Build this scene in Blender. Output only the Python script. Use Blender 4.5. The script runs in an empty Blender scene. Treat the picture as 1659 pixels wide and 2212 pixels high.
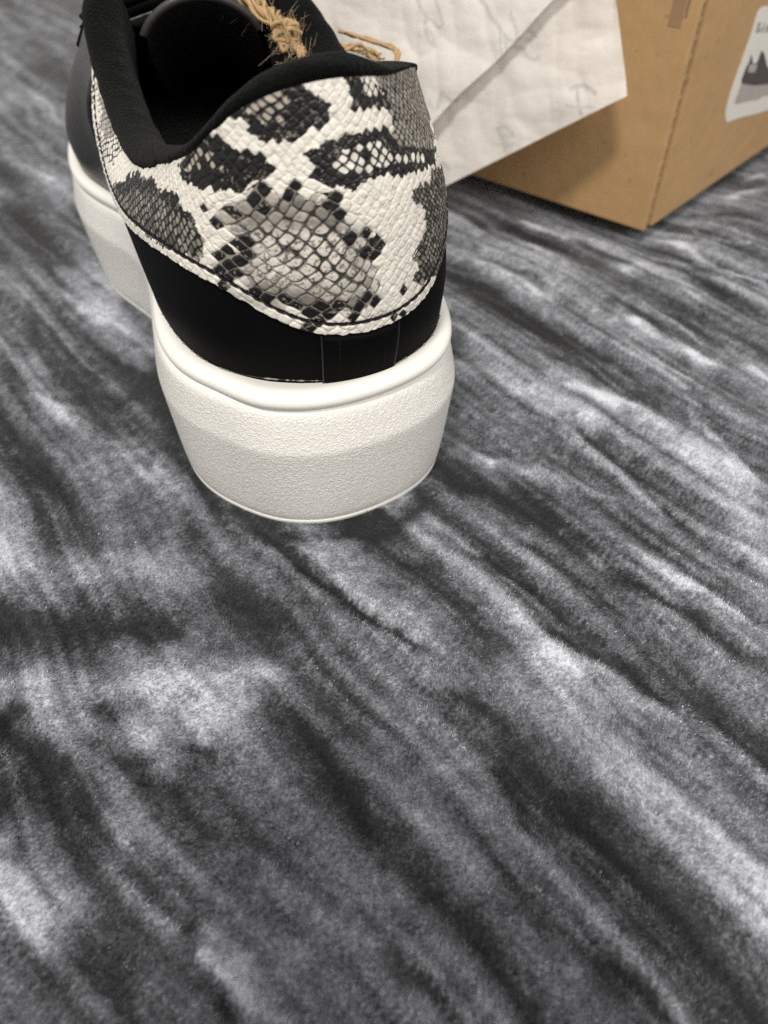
import bpy, math
import numpy as np
from mathutils import Vector

# ------------------------------------------------------------------ camera, world, lamps, exposure
scene = bpy.context.scene
CM = 0.01
PITCH = math.radians(45.5)
CAMH = 14.3                       # cm above the bed
FPX = 26.0 / 36.0 * 2212.0        # focal length in display pixels (photo shown 1659 x 2212)
cam_data = bpy.data.cameras.new("camera")
cam_data.sensor_fit = 'VERTICAL'
cam_data.sensor_height = 36.0
cam_data.sensor_width = 27.0
cam_data.lens = 26.0
cam_data.clip_start = 0.005
cam_data.clip_end = 50.0
cam_data.dof.use_dof = True
cam_data.dof.focus_distance = 0.170
cam_data.dof.aperture_fstop = 13.0
cam = bpy.data.objects.new("camera", cam_data)
scene.collection.objects.link(cam)
cam.location = (0, 0, CAMH * CM)
cam.rotation_euler = (math.pi / 2 - PITCH, 0, 0)
scene.camera = cam

world = bpy.data.worlds.new("World")
scene.world = world
world.use_nodes = True
bg = world.node_tree.nodes["Background"]
bg.inputs[0].default_value = (1.0, 0.955, 0.90, 1)
bg.inputs[1].default_value = 0.78

LDIR = np.array([0.155, 0.43, -0.89]); LDIR /= np.linalg.norm(LDIR)


def area_lamp(name, target_cm, direction, dist, size, power, color):
    ld = bpy.data.lights.new(name, 'AREA')
    ld.shape = 'DISK'
    ld.size = size
    ld.energy = power
    ld.color = color
    lo = bpy.data.objects.new(name, ld)
    scene.collection.objects.link(lo)
    tgt = Vector([c * CM for c in target_cm])
    d = Vector(direction).normalized()
    lo.location = tgt - d * dist
    lo.rotation_euler = d.to_track_quat('-Z', 'Y').to_euler()
    return lo


area_lamp("ceiling_lamp", (0, 16, 3), LDIR, 1.7, 0.26, 24.0, (1.0, 0.945, 0.87))
area_lamp("room_lamp", (0, 20, 3), (-0.30, 0.66, -0.69), 2.2, 0.8, 20.0, (1.0, 0.945, 0.87))

scene.view_settings.view_transform = 'Standard'
scene.view_settings.look = 'None'
scene.view_settings.exposure = 0.0
scene.view_settings.gamma = 1.0
scene.render.engine = 'CYCLES'
scene.cycles.use_denoising = False
scene.cycles.max_bounces = 6
scene.cycles.transparent_max_bounces = 8

rng = np.random.default_rng(7)

# ------------------------------------------------------------------ projection helpers (display px of a 1659 x 2212 photo)
CP, SP = math.cos(PITCH), math.sin(PITCH)


def ray(px, py):
    u = (np.asarray(px, float) - 829.5) / FPX
    v = (np.asarray(py, float) - 1106.0) / FPX
    return np.stack([u, CP - v * SP, -SP - v * CP], -1)


def at_z(px, py, z=0.0):
    d = ray(px, py)
    t = (z - CAMH) / d[..., 2]
    p = d * t[..., None]
    p[..., 2] += CAMH
    return p


def at_y(px, py, Y):
    d = ray(px, py)
    p = d * (Y / d[..., 1])[..., None]
    p[..., 2] += CAMH
    return p


def project(P):
    X, Y, Z = P[..., 0], P[..., 1], P[..., 2] - CAMH
    depth = Y * CP - Z * SP
    up = Y * SP + Z * CP
    return 829.5 + FPX * X / depth, 1106.0 - FPX * up / depth


# ------------------------------------------------------------------ numpy noise and curves
class Noise2:
    def __init__(self, seed, n=256):
        r = np.random.default_rng(seed)
        self.g = r.random((n, n)) * 2 - 1
        self.n = n

    def __call__(self, x, y):
        n = self.n
        xi = np.floor(x).astype(int); yi = np.floor(y).astype(int)
        fx = x - xi; fy = y - yi
        fx = fx * fx * fx * (fx * (6 * fx - 15) + 10); fy = fy * fy * fy * (fy * (6 * fy - 15) + 10)
        a = self.g[xi % n, yi % n]; b = self.g[(xi + 1) % n, yi % n]
        c = self.g[xi % n, (yi + 1) % n]; d = self.g[(xi + 1) % n, (yi + 1) % n]
        return (a * (1 - fx) + b * fx) * (1 - fy) + (c * (1 - fx) + d * fx) * fy


def fbm(nz, x, y, oct=4, gain=0.55):
    s = 0; a = 1; tot = 0
    for i in range(oct):
        s = s + a * nz(x + 17.3 * i, y - 9.1 * i)
        tot += a
        x = x * 2.03; y = y * 2.03; a *= gain
    return s / tot


def smooth(e0, e1, x):
    t = np.clip((x - e0) / (e1 - e0), 0, 1)
    return t * t * (3 - 2 * t)


def spline_periodic(tk, P, t):
    """natural periodic cubic spline through P (K,d) at knots tk in [0,1)"""
    tk = np.asarray(tk, float); P = np.asarray(P, float); K = len(tk)
    h = np.diff(np.append(tk, tk[0] + 1.0))
    A = np.zeros((K, K)); B = np.zeros_like(P)
    for i in range(K):
        hm = h[i - 1]; hp = h[i]
        A[i, (i - 1) % K] += hm; A[i, i] += 2 * (hm + hp); A[i, (i + 1) % K] += hp
        B[i] = 6 * ((P[(i + 1) % K] - P[i]) / hp - (P[i] - P[i - 1]) / hm)
    M = np.linalg.solve(A, B)
    t = np.mod(np.asarray(t, float), 1.0)
    i = np.clip(np.searchsorted(tk, t, side='right') - 1, 0, K - 1)
    j = (i + 1) % K
    hh = h[i][:, None]; x = (t - tk[i])[:, None]; y = hh - x
    return (M[i] * y ** 3 + M[j] * x ** 3) / (6 * hh) + (P[i] / hh - M[i] * hh / 6) * y + (P[j] / hh - M[j] * hh / 6) * x


def catmull(P, n):
    """open Catmull-Rom through P (K,d), n samples"""
    P = np.asarray(P, float)
    Q = np.vstack([2 * P[0] - P[1], P, 2 * P[-1] - P[-2]])
    K = len(P) - 1
    u = np.linspace(0, K - 1e-9, n)
    i = np.floor(u).astype(int); f = (u - i)[:, None]
    p0, p1, p2, p3 = Q[i], Q[i + 1], Q[i + 2], Q[i + 3]
    return 0.5 * ((2 * p1) + (p2 - p0) * f + (2 * p0 - 5 * p1 + 4 * p2 - p3) * f ** 2 + (3 * p1 - p0 - 3 * p2 + p3) * f ** 3)


def seg_dist(px, py, line):
    """distance of points to a polyline, in the polyline's units"""
    best = np.full(px.shape, 1e9)
    for (x0, y0), (x1, y1) in zip(line[:-1], line[1:]):
        dx, dy = x1 - x0, y1 - y0
        L = dx * dx + dy * dy + 1e-12
        f = np.clip(((px - x0) * dx + (py - y0) * dy) / L, 0, 1)
        best = np.minimum(best, np.hypot(px - x0 - f * dx, py - y0 - f * dy))
    return best


def in_poly(px, py, poly):
    inside = np.zeros(px.shape, bool)
    n = len(poly)
    for i in range(n):
        x0, y0 = poly[i]; x1, y1 = poly[(i + 1) % n]
        c = ((y0 > py) != (y1 > py))
        xin = (x1 - x0) * (py - y0) / ((y1 - y0) if y1 != y0 else 1e-9) + x0
        inside ^= c & (px < xin)
    return inside


# ------------------------------------------------------------------ mesh helpers
def raw_mesh(name, V, F4=None, F3=None):
    V = np.asarray(V, np.float32).reshape(-1, 3) * CM
    me = bpy.data.meshes.new(name)
    n4 = 0 if F4 is None else len(F4)
    n3 = 0 if F3 is None else len(F3)
    me.vertices.add(len(V)); me.vertices.foreach_set("co", V.ravel())
    idx = []
    if n4: idx.append(np.asarray(F4, np.int32).ravel())
    if n3: idx.append(np.asarray(F3, np.int32).ravel())
    idx = np.concatenate(idx)
    me.loops.add(len(idx)); me.loops.foreach_set("vertex_index", idx)
    me.polygons.add(n4 + n3)
    starts = np.concatenate([np.arange(n4) * 4, n4 * 4 + np.arange(n3) * 3]).astype(np.int32)
    me.polygons.foreach_set("loop_start", starts)
    me.polygons.foreach_set("use_smooth", np.ones(n4 + n3, bool))
    me.update(calc_edges=True)
    return me


def add_attr(me, name, vals, kind='FLOAT'):
    a = me.attributes.new(name, kind, 'POINT')
    if kind == 'FLOAT':
        a.data.foreach_set("value", np.asarray(vals, np.float32).ravel())
    else:
        v = np.asarray(vals, np.float32).reshape(-1, 3)
        v = np.hstack([v, np.ones((len(v), 1), np.float32)])
        a.data.foreach_set("color", v.ravel())


def link(name, me, mat=None, parent=None, flat=False):
    ob = bpy.data.objects.new(name, me)
    scene.collection.objects.link(ob)
    if mat: me.materials.append(mat)
    if parent: ob.parent = parent
    if flat: me.polygons.foreach_set("use_smooth", np.zeros(len(me.polygons), bool))
    return ob


def grid_faces(nu, nv, cu=False, cv=False):
    iu = np.arange(nu if cu else nu - 1); iv = np.arange(nv if cv else nv - 1)
    a, b = np.meshgrid(iu, iv, indexing='ij')
    a = a.ravel(); b = b.ravel()
    a1 = (a + 1) % nu; b1 = (b + 1) % nv
    return np.stack([a * nv + b, a1 * nv + b, a1 * nv + b1, a * nv + b1], -1)


def grid_obj(name, P, mat, parent=None, cu=False, cv=False, flip=False, flat=False):
    nu, nv = P.shape[:2]
    F = grid_faces(nu, nv, cu, cv)
    if flip: F = F[:, ::-1]
    return link(name, raw_mesh(name, P, F), mat, parent, flat)


def tube(C, R, ns=8, twist=0.0, cap=True):
    """verts, quads, tris of a tube along polyline C (n,3) with radius R"""
    C = np.asarray(C, float); n = len(C)
    R = np.broadcast_to(np.asarray(R, float), (n,))
    T = np.gradient(C, axis=0); T /= np.linalg.norm(T, axis=1)[:, None] + 1e-12
    up = np.array([0.13, 0.21, 1.0]); up /= np.linalg.norm(up)
    A = np.cross(T, up); A /= np.linalg.norm(A, axis=1)[:, None] + 1e-9
    B = np.cross(T, A)
    th = np.linspace(0, 2 * np.pi, ns, endpoint=False)[None, :] + twist * np.arange(n)[:, None]
    P = C[:, None] + R[:, None, None] * (np.cos(th)[..., None] * A[:, None] + np.sin(th)[..., None] * B[:, None])
    F = grid_faces(n, ns, False, True)
    V = P.reshape(-1, 3); F3 = np.zeros((0, 3), int)
    if cap:
        V = np.vstack([V, C[0], C[-1]])
        k = n * ns
        i = np.arange(ns)
        F3 = np.vstack([np.stack([np.full(ns, k), (i + 1) % ns, i], -1),
                        np.stack([np.full(ns, k + 1), (n - 1) * ns + i, (n - 1) * ns + (i + 1) % ns], -1)])
    return V, F, F3


class Bag:
    def __init__(self):
        self.V = []; self.Q = []; self.T = []; self.n = 0

    def add(self, V, Q=None, T=None):
        if Q is not None and len(Q): self.Q.append(np.asarray(Q) + self.n)
        if T is not None and len(T): self.T.append(np.asarray(T) + self.n)
        self.V.append(np.asarray(V, float).reshape(-1, 3)); self.n += len(self.V[-1])

    def build(self, name, mat, parent=None, flat=False):
        Q = np.vstack(self.Q) if self.Q else None
        T = np.vstack(self.T) if self.T else None
        return link(name, raw_mesh(name, np.vstack(self.V), Q, T), mat, parent, flat)


def empty(name, loc_cm, label, cat):
    o = bpy.data.objects.new(name, None)
    scene.collection.objects.link(o)
    o.empty_display_size = 0.02
    o.location = Vector(loc_cm) * CM
    o["label"] = label; o["category"] = cat
    return o


def parent_keep(child, parent):
    child.parent = parent
    child.matrix_parent_inverse = parent.matrix_basis.inverted()


# ------------------------------------------------------------------ materials
class NT:
    def __init__(self, name):
        self.m = bpy.data.materials.new(name); self.m.use_nodes = True
        self.t = self.m.node_tree; self.b = self.t.nodes["Principled BSDF"]

    def n(self, kind, **kw):
        nd = self.t.nodes.new("ShaderNode" + kind)
        for k, v in kw.items(): setattr(nd, k, v)
        return nd

    def l(self, a, b): self.t.links.new(a, b)

    def set(self, **kw):
        for k, v in kw.items():
            s = self.b.inputs[k.replace('_', ' ')]
            if hasattr(v, 'links') or isinstance(v, bpy.types.NodeSocket): self.l(v, s)
            else: s.default_value = v if not isinstance(v, tuple) or len(v) == 4 else (*v, 1)

    def coord(self, scale=(1, 1, 1), rot=(0, 0, 0)):
        tc = self.n('TexCoord'); mp = self.n('Mapping')
        mp.inputs['Scale'].default_value = scale; mp.inputs['Rotation'].default_value = rot
        self.l(tc.outputs['Object'], mp.inputs['Vector'])
        return mp.outputs['Vector']

    def noise(self, vec, scale, detail=3, rough=0.55, dist=0.0):
        nd = self.n('TexNoise'); nd.inputs['Scale'].default_value = scale
        nd.inputs['Detail'].default_value = detail; nd.inputs['Roughness'].default_value = rough
        nd.inputs['Distortion'].default_value = dist
        self.l(vec, nd.inputs['Vector'])
        return nd.outputs['Fac']

    def ramp(self, fac, stops, interp='LINEAR'):
        r = self.n('ValToRGB'); r.color_ramp.interpolation = interp
        el = r.color_ramp.elements
        while len(el) < len(stops): el.new(0.5)
        for e, (p, c) in zip(el, stops):
            e.position = p; e.color = (*c, 1) if len(c) == 3 else c
        self.l(fac, r.inputs['Fac'])
        return r.outputs['Color']

    def math(self, op, a, b=None, c=None, clamp=False):
        nd = self.n('Math', operation=op, use_clamp=clamp)
        for i, v in enumerate((a, b, c)):
            if v is None: continue
            if isinstance(v, bpy.types.NodeSocket): self.l(v, nd.inputs[i])
            else: nd.inputs[i].default_value = v
        return nd.outputs[0]

    def mix(self, fac, a, b, mode='MIX'):
        nd = self.n('Mix', data_type='RGBA', blend_type=mode)
        for s, v in ((nd.inputs[0], fac), (nd.inputs[6], a), (nd.inputs[7], b)):
            if isinstance(v, bpy.types.NodeSocket): self.l(v, s)
            else: s.default_value = v if not isinstance(v, tuple) or len(v) == 4 else (*v, 1)
        return nd.outputs[2]

    def attr(self, name, out='Fac'):
        a = self.n('Attribute'); a.attribute_name = name
        return a.outputs[out]

    def bump(self, h, strength, dist, prev=None):
        b = self.n('Bump'); b.inputs['Strength'].default_value = strength; b.inputs['Distance'].default_value = dist
        self.l(h, b.inputs['Height'])
        if prev is not None: self.l(prev, b.inputs['Normal'])
        return b.outputs['Normal']


def mat_plain(name, col, rough=0.6, var=0.0, vscale=60, bump=0.0, bscale=400, bdist=0.0003, **kw):
    m = NT(name); v = m.coord()
    c = (*col, 1)
    if var:
        f = m.noise(v, vscale, 4)
        c = m.mix(f, tuple(x * (1 - var) for x in col), tuple(min(1, x * (1 + var)) for x in col))
    m.set(Base_Color=c, Roughness=rough, **kw)
    if bump: m.set(Normal=m.bump(m.noise(v, bscale, 3), bump, bdist))
    return m.m


VELVET_STOPS = [(0.0, (0.009, 0.0096, 0.0115)), (0.25, (0.031, 0.0328, 0.0375)), (0.5, (0.119, 0.127, 0.146)), (0.75, (0.285, 0.300, 0.336)), (1.0, (0.54, 0.565, 0.62))]


def mat_velvet():
    m = NT("crushed_velvet"); v = m.coord()
    nap_and_shade = m.attr("nap_and_shade")
    f1 = m.noise(v, 420, 3, 0.6)
    f2 = m.noise(v, 1500, 2, 0.6)
    x = m.math('ADD', nap_and_shade, m.math('MULTIPLY', m.math('SUBTRACT', f1, 0.5), 0.40))
    x = m.math('ADD', x, m.math('MULTIPLY', m.math('SUBTRACT', f2, 0.5), 0.75), clamp=True)
    col = m.ramp(x, VELVET_STOPS)
    m.set(Base_Color=col, Roughness=0.55)
    m.b.inputs['Specular IOR Level'].default_value = 0.25
    m.b.inputs['Sheen Weight'].default_value = 0.25
    m.b.inputs['Sheen Roughness'].default_value = 0.35
    m.set(Normal=m.bump(f2, 0.5, 0.0006, m.bump(f1, 0.5, 0.0012)))
    return m.m


def mat_rubber():
    m = NT("white_rubber"); v = m.coord()
    g = m.attr("grain")
    warp = m.n('TexNoise'); warp.inputs['Scale'].default_value = 420; warp.inputs['Detail'].default_value = 1
    m.l(v, warp.inputs['Vector'])
    # worm-like leather grain: absolute noise creases
    n1 = m.noise(v, 950, 1.0, 0.5, 0.9)
    crease = m.math('ABSOLUTE', m.math('SUBTRACT', n1, 0.5))
    crease = m.math('MULTIPLY', crease, 6.0, clamp=True)
    h = m.math('MULTIPLY', crease, g)
    stain = m.noise(v, 45, 4)
    col = m.mix(m.math('MULTIPLY', stain, 0.5), (0.725, 0.720, 0.690), (0.645, 0.640, 0.61))
    m.set(Base_Color=col, Roughness=0.42)
    m.b.inputs['Subsurface Weight'].default_value = 0.0
    m.set(Normal=m.bump(h, 0.55, 0.00022))
    return m.m


def mat_snake():
    m = NT("snake_print_leather"); v = m.coord()
    c = m.attr("print_colour", 'Color')
    f = m.noise(v, 900, 3)
    c2 = m.mix(0.22, c, m.mix(f, (0.25, 0.25, 0.25), (1, 1, 1)), 'MULTIPLY')
    m.set(Base_Color=c2, Roughness=0.42)
    m.b.inputs['Specular IOR Level'].default_value = 0.42
    m.set(Normal=m.bump(f, 0.35, 0.0002))
    return m.m


def mat_cardboard():
    m = NT("kraft_cardboard"); v = m.coord()
    a = m.noise(v, 30, 4, 0.6); b = m.noise(m.coord((1, 1, 0.25)), 700, 3, 0.6)
    c = m.mix(a, (0.37, 0.225, 0.093), (0.49, 0.310, 0.145))
    c = m.mix(m.math('MULTIPLY', b, 0.55), c, (0.30, 0.19, 0.095))
    sp = m.noise(v, 260, 2, 0.5)
    c = m.mix(m.math('MULTIPLY', m.math('GREATER_THAN', sp, 0.69), 0.45), c, (0.20, 0.12, 0.06))
    m.set(Base_Color=c, Roughness=0.72)
    m.set(Normal=m.bump(b, 0.35, 0.0003, m.bump(m.noise(v, 22, 3), 0.5, 0.004)))
    return m.m


def mat_paper():
    m = NT("tissue_paper"); v = m.coord()
    ink = m.attr("ink")
    a = m.noise(v, 70, 4, 0.6)
    base = m.mix(a, (0.72, 0.69, 0.655), (0.84, 0.815, 0.775))
    c = m.mix(m.math('MULTIPLY', ink, 0.68), base, (0.36, 0.36, 0.40))
    m.set(Base_Color=c, Roughness=0.7)
    m.set(Normal=m.bump(m.noise(v, 160, 4), 0.25, 0.0012))
    # thin sheet: a little light passes through
    tr = m.n('BsdfTranslucent'); m.l(c, tr.inputs['Color'])
    mx = m.n('MixShader'); mx.inputs[0].default_value = 0.30
    m.l(m.b.outputs[0], mx.inputs[1]); m.l(tr.outputs[0], mx.inputs[2])
    m.l(mx.outputs[0], m.t.nodes['Material Output'].inputs['Surface'])
    return m.m


M_VELVET = mat_velvet()
M_RUBBER = mat_rubber()
M_SNAKE = mat_snake()
M_CARD = mat_cardboard()
M_PAPER = mat_paper()
M_NUBUCK = mat_plain("black_nubuck", (0.0016, 0.0016, 0.0018), 0.68, 0.3, 120, 0.25, 1800, 0.0002, Specular_IOR_Level=0.07)
M_LEATHER = mat_plain("black_leather", (0.011, 0.0105, 0.010), 0.32, 0.3, 90, 0.35, 700, 0.0004, Specular_IOR_Level=0.4)
M_LINING = mat_plain("black_fleece_lining", (0.0028, 0.0033, 0.0032), 0.95, 0.6, 300, 0.9, 1300, 0.0010, Specular_IOR_Level=0.05, Sheen_Weight=0.045, Sheen_Roughness=0.4)
M_THREAD = mat_plain("black_thread", (0.004, 0.004, 0.004), 0.7, Specular_IOR_Level=0.2)
M_GREYTHREAD = mat_plain("grey_thread", (0.10, 0.095, 0.09), 0.5)
M_TONGUE = mat_plain("black_tongue_leather", (0.034, 0.032, 0.031), 0.45, 0.3, 90, 0.35, 700, 0.0004)
M_SEAM = mat_plain("black_cut_edge", (0.005, 0.0048, 0.0046), 0.6, 0.5, 500)
M_GLUE = mat_plain("dried_glue", (0.16, 0.155, 0.14), 0.3, 0.9, 300)
M_JUTE = mat_plain("jute_twine", (0.36, 0.235, 0.115), 0.8, 0.35, 500, 0.5, 1400, 0.0004)
M_JUTEFIB = mat_plain("jute_fibre", (0.52, 0.40, 0.26), 0.6)
M_DARKCARD = mat_plain("cardboard_inside", (0.20, 0.125, 0.065), 0.85, 0.2, 100)
M_LINER = mat_plain("cardboard_liner_edge", (0.30, 0.22, 0.13), 0.8, 0.15, 400)
M_STICKER = mat_plain("sticker_paper", (0.66, 0.65, 0.61), 0.45, 0.05, 60)
M_INKDARK = mat_plain("sticker_ink_dark", (0.055, 0.045, 0.045), 0.5, 0.25, 150)
M_INKMID = mat_plain("sticker_ink_mid", (0.37, 0.33, 0.32), 0.5, 0.12, 150)
M_INKGREY = mat_plain("sticker_ink_grey", (0.27, 0.27, 0.26), 0.5, 0.15, 300)
M_TAPE = mat_plain("brown_paper_slot", (0.27, 0.165, 0.09), 0.6, 0.2, 150)

# ------------------------------------------------------------------ bedspread (the setting)
SA = math.radians(-52.0)           # direction of the crushed streaks on the bed
SD = np.array([math.cos(SA), math.sin(SA)]); SN = np.array([-SD[1], SD[0]])
nzA, nzB, nzC, nzD, nzE = (Noise2(s) for s in (11, 12, 13, 14, 15))


def ground_line(pts):
    p = np.array(pts, float)
    return at_z(p[:, 0], p[:, 1], 0.0)[:, :2]


# raised / flattened pile, creases, and dark strokes painting shade round the sole: (points in display px, half width px, strength)
STROKES = [
    ([(1413, 512), (1479, 539), (1545, 587), (1659, 622)], 11, .55), ([(1470, 482), (1545, 517), (1659, 543)], 6, .45),
    ([(1316, 702), (1369, 710), (1435, 754), (1501, 794), (1567, 820)], 13, .6), ([(1611, 794), (1659, 842)], 14, .5),
    ([(1350, 585), (1430, 590), (1490, 640)], 26, .3), ([(1092, 473), (1175, 499), (1259, 530)], 12, .35),
    ([(1017, 477), (1215, 574)], 8, .25), ([(973, 552), (1105, 614), (1237, 680)], 9, .35),
    ([(1000, 800), (1120, 850), (1260, 910)], 34, .35), ([(1127, 812), (1281, 869), (1413, 913), (1545, 983), (1659, 1102)], 17, .4),
    ([(1193, 917), (1303, 1001), (1413, 1102), (1479, 1155)], 15, .4), ([(1457, 869), (1545, 948), (1633, 1058)], 9, .35),
    ([(1589, 1168), (1655, 1234)], 34, .4), ([(995, 979), (1193, 1036), (1369, 1124)], 15, .4),
    ([(929, 1005), (995, 1050), (1105, 1095), (1193, 1140), (1303, 1225)], 20, -.42),  # doubles as painted shade spreading right from the heel
    ([(1413, 671), (1501, 715), (1589, 763)], 14, -.4), ([(1480, 560), (1580, 660), (1659, 700)], 16, -.25),
    ([(1215, 904), (1325, 992), (1435, 1102), (1545, 1190)], 13, -.4), ([(1280, 640), (1380, 690), (1480, 800)], 14, -.25),
    ([(1000, 640), (1150, 720), (1290, 780)], 22, -.3), ([(960, 590), (1100, 660)], 14, -.25),
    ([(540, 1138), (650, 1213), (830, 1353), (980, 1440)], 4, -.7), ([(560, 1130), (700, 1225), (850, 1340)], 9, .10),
    ([(-40, 1330), (90, 1345), (230, 1350), (370, 1345)], 42, -.42), ([(490, 1270), (600, 1330)], 34, -.38),
    ([(-40, 1190), (150, 1215), (420, 1230)], 44, .33), ([(0, 1470), (200, 1480), (420, 1470), (600, 1440)], 45, .38),
    ([(180, 1560), (360, 1570), (520, 1530)], 45, .34), ([(-20, 1510), (70, 1610), (150, 1700)], 26, -.5),
    ([(30, 1700), (160, 1760), (190, 1850)], 40, -.3), ([(250, 1780), (300, 1820)], 30, .3), ([(-20, 1860), (60, 1920), (110, 1970)], 60, .45),
    ([(600, 1528), (700, 1628), (760, 1720), (810, 1803)], 20, -.42), ([(330, 1670), (410, 1765), (490, 1850)], 16, -.30),
    ([(390, 1953), (440, 2078), (525, 2230)], 17, -.4), ([(440, 1990), (520, 2110), (620, 2230)], 22, .25),
    ([(1045, 1653), (1100, 1720), (1155, 1778)], 20, -.4), ([(1264, 2053), (1354, 2128), (1480, 2230)], 15, -.45),
    ([(800, 2060), (900, 2140), (1000, 2230)], 22, -.35), ([(955, 1493), (1045, 1538), (1130, 1590)], 18, -.35),
    ([(1130, 1343), (1245, 1408), (1380, 1478), (1500, 1570)], 13, -.4), ([(1280, 1218), (1355, 1258), (1480, 1338), (1659, 1478)], 16, -.45),
    ([(1080, 1408), (1280, 1453), (1430, 1553), (1530, 1628)], 34, .3), ([(1500, 1700), (1600, 1850), (1670, 1990)], 70, .28),
    ([(1340, 1180), (1480, 1270), (1659, 1380)], 12, .25), ([(1500, 1240), (1600, 1320), (1680, 1400)], 18, -.35),
    ([(1180, 1750), (1320, 1880), (1470, 2020)], 16, .22), ([(40, 560), (150, 640), (320, 740)], 14, .22),
    ([(0, 640), (120, 760), (260, 880), (360, 960)], 26, -.25), ([(-20, 700), (60, 800), (180, 920)], 22, .22),
    ([(60, 820), (160, 900), (300, 1010), (440, 1110)], 20, .25), ([(330, 760), (370, 880), (420, 1010), (520, 1100)], 24, -.4),
    ([(0, 360), (60, 470), (140, 560)], 26, -.3), ([(0, 100), (60, 180), (130, 260)], 24, .2), ([(20, 30), (110, 120), (150, 180)], 12, -.3),
    ([(-20, 960), (100, 1030), (200, 1110)], 18, -.25), ([(1130, 760), (1240, 800), (1340, 860)], 12, -.2),
    ([(415, 1045), (505, 1125), (620, 1156), (720, 1160), (850, 1134), (945, 1060)], 20, -.38), ([(950, 1000), (1060, 1045), (1180, 1125)], 28, -.30),  # paints contact shade under the heel and the sole's shadow to its right
    ([(165, 1563), (225, 1618), (270, 1653), (340, 1710)], 2.5, -.55), ([(320, 1518), (400, 1578), (475, 1668)], 3, -.5), ([(210, 1503), (230, 1533), (260, 1560)], 3, -.45),
    ([(220, 1733), (280, 1833)], 22, .35), ([(-20, 1890), (50, 1940), (105, 1985)], 50, .4), ([(425, 2033), (500, 2108), (575, 2208)], 18, .25),
    ([(640, 1208), (725, 1268), (829, 1358)], 3, -.4), ([(1000, 1180), (1120, 1260), (1260, 1370)], 3, -.4), ([(1100, 1150), (1230, 1240), (1380, 1350)], 3.5, -.35), ([(1180, 700), (1290, 770), (1400, 850)], 4, -.3),
    ([(1040, 560), (1160, 620), (1300, 700)], 3.5, -.35), ([(1380, 780), (1480, 850), (1600, 950)], 5, -.3), ([(1350, 640), (1430, 690), (1540, 780)], 4, .3),
    ([(640, 1175), (760, 1235), (880, 1315)], 26, -.22), ([(520, 1100), (600, 1126), (700, 1134), (800, 1123), (880, 1092)], 13, -.25), ([(700, 1168), (800, 1155), (900, 1115), (965, 1060)], 20, -.08), ([(60, 1560), (220, 1620), (400, 1610)], 40, .22), ([(1480, 980), (1580, 1080), (1670, 1190)], 40, .25), ([(1560, 430), (1659, 400)], 10, .4), ([(1480, 450), (1600, 470), (1659, 480)], 9, -.35), ([(1600, 385), (1659, 370)], 8, .35),  # strokes along the heel's lower edge also paint its contact shade
]
_strokes = []
for pts, w, s in STROKES:
    mid = pts[len(pts) // 2]
    g = at_z(np.array([mid[0]]), np.array([mid[1]]), 0.0)[0]
    depth = g[1] * CP + CAMH * SP
    _strokes.append((catmull(ground_line(pts), 5 * len(pts)), max(w * depth / FPX, .10), s))


def nap_and_shade(X, Y):
    a = X * SD[0] + Y * SD[1]; b = X * SN[0] + Y * SN[1]
    wob = 1.3 * nzA(a / 9, b / 9) + 0.20 * nzB(a / 2.6, b / 2.6)
    b2 = b + wob
    rid = lambda nz, x, y: 1 - 2.2 * np.abs(nz(x, y))
    v = 0.385 + 0.25 * fbm(nzC, a / 9, b2 / 1.5, 2) + 0.12 * rid(nzD, a / 11, b2 / .95) + 0.09 * rid(nzB, a / 8 + 30, b2 / .42) + .12 * rid(nzC, a / 7 + 90, b2 / .19) - .12 * np.maximum(0, 1 - np.abs(nzD(a / 6 + 33, b2 / .55)) / .13) + .12 * fbm(nzA, a / 4 + 20, b2 / .22, 2) - .08 * rid(nzE, a / 9 + 60, b2 / .6)
    v = v + 0.10 * fbm(nzE, X / .8, Y / .8, 3, 0.7) + 0.11 * fbm(nzA, X / .24 + 3, Y / .24, 2, .7)
    v = v - 0.22 * np.maximum(0, 1 - np.abs(nzB(a / 8 + 40, b2 / 1.0)) / 0.07)
    jx = X + 0.16 * nzD(X / .7, Y / .7) + .07 * nzE(X / .22, Y / .22); jy = Y + 0.16 * nzE(X / .7 + 9, Y / .7) + .07 * nzD(X / .22, Y / .22)
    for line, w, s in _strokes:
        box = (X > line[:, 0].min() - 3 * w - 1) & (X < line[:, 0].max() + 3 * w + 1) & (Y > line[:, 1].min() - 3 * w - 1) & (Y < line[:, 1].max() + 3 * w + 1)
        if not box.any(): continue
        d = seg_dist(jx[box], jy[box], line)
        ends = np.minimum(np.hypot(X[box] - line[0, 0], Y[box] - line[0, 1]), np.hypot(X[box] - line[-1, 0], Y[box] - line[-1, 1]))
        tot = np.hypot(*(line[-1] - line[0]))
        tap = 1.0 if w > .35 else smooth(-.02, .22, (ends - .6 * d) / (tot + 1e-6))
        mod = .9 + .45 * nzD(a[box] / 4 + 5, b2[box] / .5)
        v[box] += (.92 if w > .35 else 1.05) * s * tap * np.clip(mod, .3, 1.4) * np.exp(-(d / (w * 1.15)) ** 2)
    return v


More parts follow.
